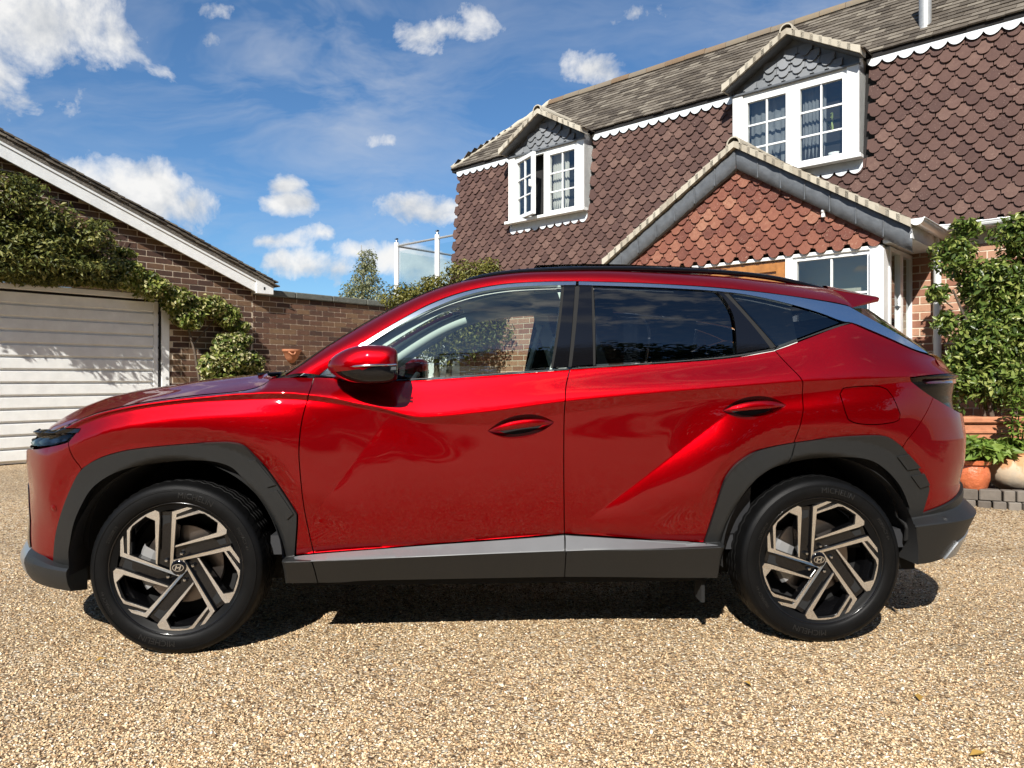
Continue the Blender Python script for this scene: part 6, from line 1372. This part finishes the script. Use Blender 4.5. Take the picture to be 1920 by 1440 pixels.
# raised bed of block edging
M_BLOCK = clay_mat('grey_block', [(.095,.080,.066),(.13,.112,.094),(.17,.148,.125),(.22,.195,.165)], speck=(.15,.13,.11), speck_amt=.6)
M_SOIL = mat('bed_soil', (.05,.038,.028), rough=.95, var=(20,.4), bump=(50,.02))
kerb = empty('block_edging', (0,0,0)); tag(kerb, 'grey block edging along the planted bed', 'edging')
eb = [(3.30,6.45),(3.55,6.06),(3.86,5.86),(4.3,5.82),(4.9,5.86),(6.0,5.95)]
q = _catmull(eb, 20); L_ = np.concatenate([[0], np.cumsum(np.linalg.norm(np.diff(q, axis=0), axis=1))])
bm_ = MB(); bm_.box((0,-.05,0),(.1,.05,.085),.006); bm1 = bm_.mesh(False, [M_BLOCK]); bm_ = MB(); bm_.box((0,-.065,0),(.1,.055,.065),.006); bm2 = bm_.mesh(False, [M_BLOCK])
for row, (me_, zz_, stp, gp) in enumerate(((bm2, GZ-.035, .095, 0),(bm1, GZ+.031, .085, .03))):
    s = gp
    while s < L_[-1]-.2:
        l = stp*(1.8 if rnd.random() < .25 and row else 1)
        a = np.array([np.interp(s, L_, q[:,i]) for i in (0,1)]); b = np.array([np.interp(s+l, L_, q[:,i]) for i in (0,1)]); d = b-a
        o = put('block', me_, kerb, (a[0], a[1]+rnd.uniform(-.006,.006), zz_+rnd.uniform(-.002,.002)), (0,0,math.atan2(d[1],d[0]))); o.scale = ((np.linalg.norm(d)-.006)/.1,1,1); s += l
bed = MB(); bed.grid([[(x, y+(yb-y)*t, BZ-.10+.02*rnd.random()) for t in np.linspace(0,1,6)] for x, y, yb in zip(q[:,0], q[:,1]+.03, np.maximum(q[:,1]+.1, 8.2-.9*(q[:,0]-3.3)+0*q[:,0]))]); bo = bed.build('planting_bed', M_SOIL); tag(bo, kind='structure')
bp_ = empty('red_pot', (3.72,6.02,BZ-.03)); tag(bp_, 'orange red glazed pot with a leafy perennial behind the rear bumper', 'pot')
mb = MB(); mb.lathe([(0,0),(.085,0),(.10,.02),(.125,.10),(.125,.16),(.112,.20),(.108,.215),(.128,.222),(.132,.25),(.118,.256),(.112,.22)], 28); mb.build('pot', M_POTRED, bp_, smooth=True, angle=45)
mb = MB(); mb.lathe([(0,.21),(.115,.215)], 16); mb.build('soil', M_SOIL, bp_)
leaves('leafy_perennial', [(.0,-.02,.36,.22,.18,.085),(.12,-.04,.33,.2,.16,.08),(-.05,0,.30,.15,.15,.07)], 900, .10, LF_FRESH, bp_, 51, shell=.2, aspect=.45, droop=.5)
ur = empty('round_urn', (4.13,6.08,BZ-.03)); tag(ur, 'big round weathered clay urn on the block edging', 'pot')
mb = MB(); mb.lathe([(0,0),(.12,0),(.19,.04),(.238,.11),(.25,.17),(.24,.23),(.205,.285),(.185,.30),(.196,.318),(.19,.33),(.170,.33),(.165,.29)], 40); mb.build('urn', M_URN, ur, smooth=True, angle=50)
mb = MB(); mb.lathe([(0,.29),(.168,.295)], 20); mb.build('soil', M_SOIL, ur)
leaves('small_plants', [(-.06,-.02,.36,.13,.12,.07),(.08,-.02,.36,.12,.12,.08)], 420, .07, LF_FRESH, ur, 52, shell=.2, aspect=.25, droop=.1)
tr = empty('long_trough', (4.30,6.42,BZ)); tag(tr, 'long terracotta trough on a low ledge behind the pots', 'trough')
mb = MB(); mb.box((-.75,-.12,.36),(.75,.14,.50),.01); mb.build('body', M_TERRA, tr)
mb = MB(); mb.box((-.78,-.15,.50),(.78,.17,.555),.012); mb.build('rim', M_TERRA, tr)
mb = MB(); mb.box((-.74,-.135,.415),(.74,-.118,.44),.004); mb.build('moulding', M_TERRA, tr)
for x_ in (-.65, .45):
    mb = MB(); mb.box((x_,-.10,-.1),(x_+.2,.1,.36),.01); mb.build('plinth', M_BRICK2, tr)
ly = empty('lily_plant', (3.98,6.02,BZ+.22)); tag(ly, 'tall fresh green lily with whorled narrow leaves in the round urn', 'plant')
def lily():
    r = random.Random(5); mb = MB(); st = []
    for k in range(4):
        bx_, by_ = r.uniform(-.06,.10), r.uniform(-.05,.05); h = r.uniform(.45,.72); lean = (r.uniform(-.03,.10), r.uniform(-.05,.02))
        st.append(([(bx_,by_,0),(bx_+lean[0]*.4,by_,h*.5),(bx_+lean[0],by_+lean[1],h)], .007, .003))
        for i in range(34):
            t = .15+.85*i/34; z = h*t; c = Vector((bx_+lean[0]*t*t, by_+lean[1]*t*t, z)); a = i*2.4+k; L = .13*(1.1-.55*t)
            d = Vector((math.cos(a), math.sin(a), .55)).normalized(); s = Vector((-math.sin(a), math.cos(a), 0)); P = []
            for j in range(5):
                q_ = j/4; w = .016*math.sin(math.pi*min(.97,q_*.9+.08)); pt = c+d*L*q_-Vector((0,0,.10*L*10*q_*q_*.55)); P.append([tuple(pt-s*w), tuple(pt+s*w+Vector((0,0,.002)))])
            mb.grid(P)
    stems('stem', st, LF_FRESH, ly); mb.build('leaf_whorls', LF_FRESH, ly, smooth=True)
lily()
# fallen leaves on the gravel
M_FALLEN = mat('fallen_leaf', (.34,.20,.04), rough=.7)
for x, y, a, s, lb in ((1.38,2.21,.3,.03,'largest yellow brown fallen leaf on the open gravel'),(1.42,2.6,1.2,.028,'brown fallen leaf just in front of the rear wheel'),(.86,2.72,2.0,.02,'small fallen leaf in front of the rear door'),(-1.63,2.95,.8,.02,'small fallen leaf beside the front wheel'),(1.7,3.6,.4,.025,'fallen leaf behind the rear wheel near the bumper')):
    me_ = mesh_from([(-s,0,.006),(0,-s*.5,.012),(s*1.1,0,.008),(0,s*.5,.014)], [(0,1,2),(0,2,3)], mats=[M_FALLEN]); o = put('fallen_leaf', me_, None, (x,y,.004), (0,0,a)); tag(o, lb, 'leaf', 'fallen leaves on the gravel')

OAKL = ['broad dark oak at the left end of the row behind the photographer' if i == 0 else 'broad dark oak at the right end of the row behind the photographer' if i == 7 else ['','second','third','fourth','fifth tall','sixth and tallest','seventh'][i]+' oak along the row behind the photographer' for i in range(8)]
# tall trees across the road behind the photographer; they show only as reflections and keep the far gravel in shade
for i, (x, y, h) in enumerate(((-18,-19,14),(-12.5,-20,15.5),(-7.5,-19.5,14.6),(-2.5,-20.5,15.4),(3,-20.5,18.5),(8.5,-20,21),(14,-20,20),(20,-19,17))):
    r = random.Random(90+i); w = h*.24
    tree('oak_tree', OAKL[i], (x,y,0), h, [(r.uniform(-.3,.3)*w, r.uniform(-.3,.3)*w, h*zz, w*s*1.25, w*s, h*.16) for zz, s in ((.22,1.05),(.34,1.15),(.48,1.1),(.62,1.05),(.76,.95),(.87,.75))]+[(s*w*.8,0,h*.5,w*.6,w*.6,h*.15) for s in (-1,1)], 6500, .66, LF_OAK, M_BARK, 90+i, .3, 'oaks behind the photographer', shell=.35)
hb = empty('boundary_hedge', (0,-9.5,0)); tag(hb, 'long dark hedge behind the photographer', 'hedge')
leaves('foliage', [(x,0,1.0,1.3,.6,1.1) for x in np.arange(-16,17,1.3)], 22000, .26, LF_OAK, hb, 77, shell=.6)

# ------------------------------------------------------------------ ground
def gravel_mat():
    m = bpy.data.materials.new('gravel'); m.use_nodes = True; nt = m.node_tree; b = nt.nodes['Principled BSDF']; L = nt.links.new
    b.inputs['Roughness'].default_value = .75; b.inputs['Specular IOR Level'].default_value = .3
    geo = N(nt, 'ShaderNodeNewGeometry')
    wn = N(nt, 'ShaderNodeTexNoise', ins={'Scale': 60, 'Detail': 2}); L(geo.outputs['Position'], wn.inputs['Vector'])
    wp = N(nt, 'ShaderNodeVectorMath', operation='MULTIPLY_ADD'); L(wn.outputs['Color'], wp.inputs[0]); wp.inputs[1].default_value = (.008,.008,.008); L(geo.outputs['Position'], wp.inputs[2])
    v1 = N(nt, 'ShaderNodeTexVoronoi', ins={'Scale': 95, 'Randomness': 1}); L(wp.outputs[0], v1.inputs['Vector'])
    v2 = N(nt, 'ShaderNodeTexVoronoi', ins={'Scale': 165, 'Randomness': 1}); L(wp.outputs[0], v2.inputs['Vector'])
    sep = N(nt, 'ShaderNodeSeparateColor'); L(v1.outputs['Color'], sep.inputs[0])
    cr = N(nt, 'ShaderNodeValToRGB'); L(sep.outputs[0], cr.inputs[0]); e = cr.color_ramp.elements
    cols = [(0,(0.134,0.084,0.045)),(.12,(0.302,0.185,0.095)),(.3,(0.515,0.358,0.190)),(.5,(0.638,0.470,0.274)),(.68,(0.717,0.560,0.358)),(.82,(0.515,0.308,0.146)),(.92,(0.784,0.672,0.493)),(1,(0.851,0.773,0.638))]
    while len(e) < len(cols): e.new(.5)
    for i, (p, c) in enumerate(cols): e[i].position = p; e[i].color = (*c,1)
    big = N(nt, 'ShaderNodeTexNoise', ins={'Scale': 1.1, 'Detail': 5, 'Roughness': .6}); L(geo.outputs['Position'], big.inputs['Vector'])
    mr = N(nt, 'ShaderNodeMapRange', ins={1: .3, 2: .7, 3: .74, 4: 1.02}); L(big.outputs['Fac'], mr.inputs[0])
    # colour darkens towards the crevices between stones
    cv = N(nt, 'ShaderNodeMapRange', ins={1: .35, 2: .75, 3: 1, 4: .40}); L(v1.outputs['Distance'], cv.inputs[0])
    mu = N(nt, 'ShaderNodeMath', operation='MULTIPLY'); L(mr.outputs[0], mu.inputs[0]); L(cv.outputs[0], mu.inputs[1])
    mx = N(nt, 'ShaderNodeVectorMath', operation='SCALE'); L(cr.outputs[0], mx.inputs[0]); L(mu.outputs[0], mx.inputs['Scale'])
    # rusty tyre-worn drift in places
    L(mx.outputs[0], b.inputs['Base Color'])
    inv = N(nt, 'ShaderNodeMath', operation='MULTIPLY_ADD'); L(v1.outputs['Distance'], inv.inputs[0]); inv.inputs[1].default_value = -1; 
    a2 = N(nt, 'ShaderNodeMath', operation='MULTIPLY_ADD'); L(v2.outputs['Distance'], a2.inputs[0]); a2.inputs[1].default_value = -.35; L(inv.outputs[0], a2.inputs[2])
    ht = N(nt, 'ShaderNodeMath', operation='MULTIPLY_ADD'); L(sep.outputs[1], ht.inputs[0]); ht.inputs[1].default_value = .45; L(a2.outputs[0], ht.inputs[2])
    bp = N(nt, 'ShaderNodeBump', ins={'Strength': 1, 'Distance': .0075}); L(ht.outputs[0], bp.inputs['Height']); L(bp.outputs[0], b.inputs['Normal'])
    return m
M_GRAVEL = gravel_mat()
def ground_z(x, y):
    return .13*float(_ss(np.array(float(y)), 4.6, 6.3))
xs = [-60,-20,-8,-4,-2,0,2,4,8,20,60]; ys = [-60,-20,-5,0,2,4,4.6]+list(np.linspace(4.8,6.3,10))+[8,12,20,40,90]
mb = MB(); mb.grid([[(x, y, ground_z(x, y)) for x in xs] for y in ys])
g = mb.build('ground', M_GRAVEL, smooth=True, fix=False); g.data.flip_normals(); tag(g, kind='structure')

# loose stones lying on top in the foreground
def pebbles(n=95000, seed=4):
    r = np.random.default_rng(seed); y = 1.95+(6.0-1.95)*r.random(n)**2.1; x = (r.random(n)*2-1)*.74*y+r.normal(size=n)*.30*(r.random(n) < .35); y = y-np.abs(r.normal(size=n))*.30*(r.random(n) < .25)
    base = np.array([(1,0,0),(.5,.87,.1),(-.5,.8,-.1),(-1,0,.1),(-.45,-.85,0),(.55,-.8,.1),(.1,.05,1.0),(0,0,-.6)]); F0 = np.array([(0,1,6),(1,2,6),(2,3,6),(3,4,6),(4,5,6),(5,0,6),(1,0,7),(2,1,7),(3,2,7),(4,3,7),(5,4,7),(0,5,7)])
    sz = .0034*np.exp(r.normal(size=n)*.30); sc = np.stack([sz*(1+.5*r.random(n)), sz*(.8+.4*r.random(n)), sz*(.45+.45*r.random(n))], 1)
    a = r.random(n)*2*math.pi; ca, sa = np.cos(a), np.sin(a); tl = r.normal(size=(n,2))*.35
    V = base[None]*sc[:,None,:]*(1+.22*r.normal(size=(n,8,1)))
    X = V[:,:,0]*ca[:,None]-V[:,:,1]*sa[:,None]; Y = V[:,:,0]*sa[:,None]+V[:,:,1]*ca[:,None]; Z = V[:,:,2]+X*tl[:,:1]+Y*tl[:,1:]
    P = np.stack([X+x[:,None], Y+y[:,None], Z+(sc[:,2]*.35)[:,None]], 2).reshape(-1,3)
    F = (F0[None]+np.arange(n)[:,None,None]*8).reshape(-1,3)
    me = bpy.data.meshes.new('gravel_stones'); me.vertices.add(len(P)); me.vertices.foreach_set('co', P.ravel().astype(np.float32)); me.loops.add(F.size); me.loops.foreach_set('vertex_index', F.ravel().astype(np.int32)); me.polygons.add(len(F)); me.polygons.foreach_set('loop_start', np.arange(0,F.size,3).astype(np.int32)); me.polygons.foreach_set('loop_total', np.full(len(F),3,np.int32)); me.polygons.foreach_set('use_smooth', np.ones(len(F),bool)); me.update(calc_edges=True)
    m = bpy.data.materials.new('loose_stone'); m.use_nodes = True; nt = m.node_tree; b = nt.nodes['Principled BSDF']; b.inputs['Roughness'].default_value = .7; b.inputs['Specular IOR Level'].default_value = .3
    g_ = N(nt, 'ShaderNodeNewGeometry'); cr = N(nt, 'ShaderNodeValToRGB'); nt.links.new(g_.outputs['Random Per Island'], cr.inputs[0]); e = cr.color_ramp.elements
    cols = [(0,(0.134,0.084,0.045)),(.12,(0.314,0.196,0.101)),(.3,(0.526,0.370,0.202)),(.5,(0.638,0.482,0.291)),(.7,(0.706,0.560,0.370)),(.82,(0.526,0.319,0.157)),(.92,(0.762,0.650,0.482)),(1,(0.806,0.739,0.616))]
    while len(e) < len(cols): e.new(.5)
    for i, (p, c) in enumerate(cols): e[i].position = p; e[i].color = (*c,1)
    nt.links.new(cr.outputs[0], b.inputs['Base Color']); me.materials.append(m)
    o = put('gravel', me); tag(o, 'loose tan and white stones scattered over the driveway', 'gravel', kind='stuff')
pebbles()
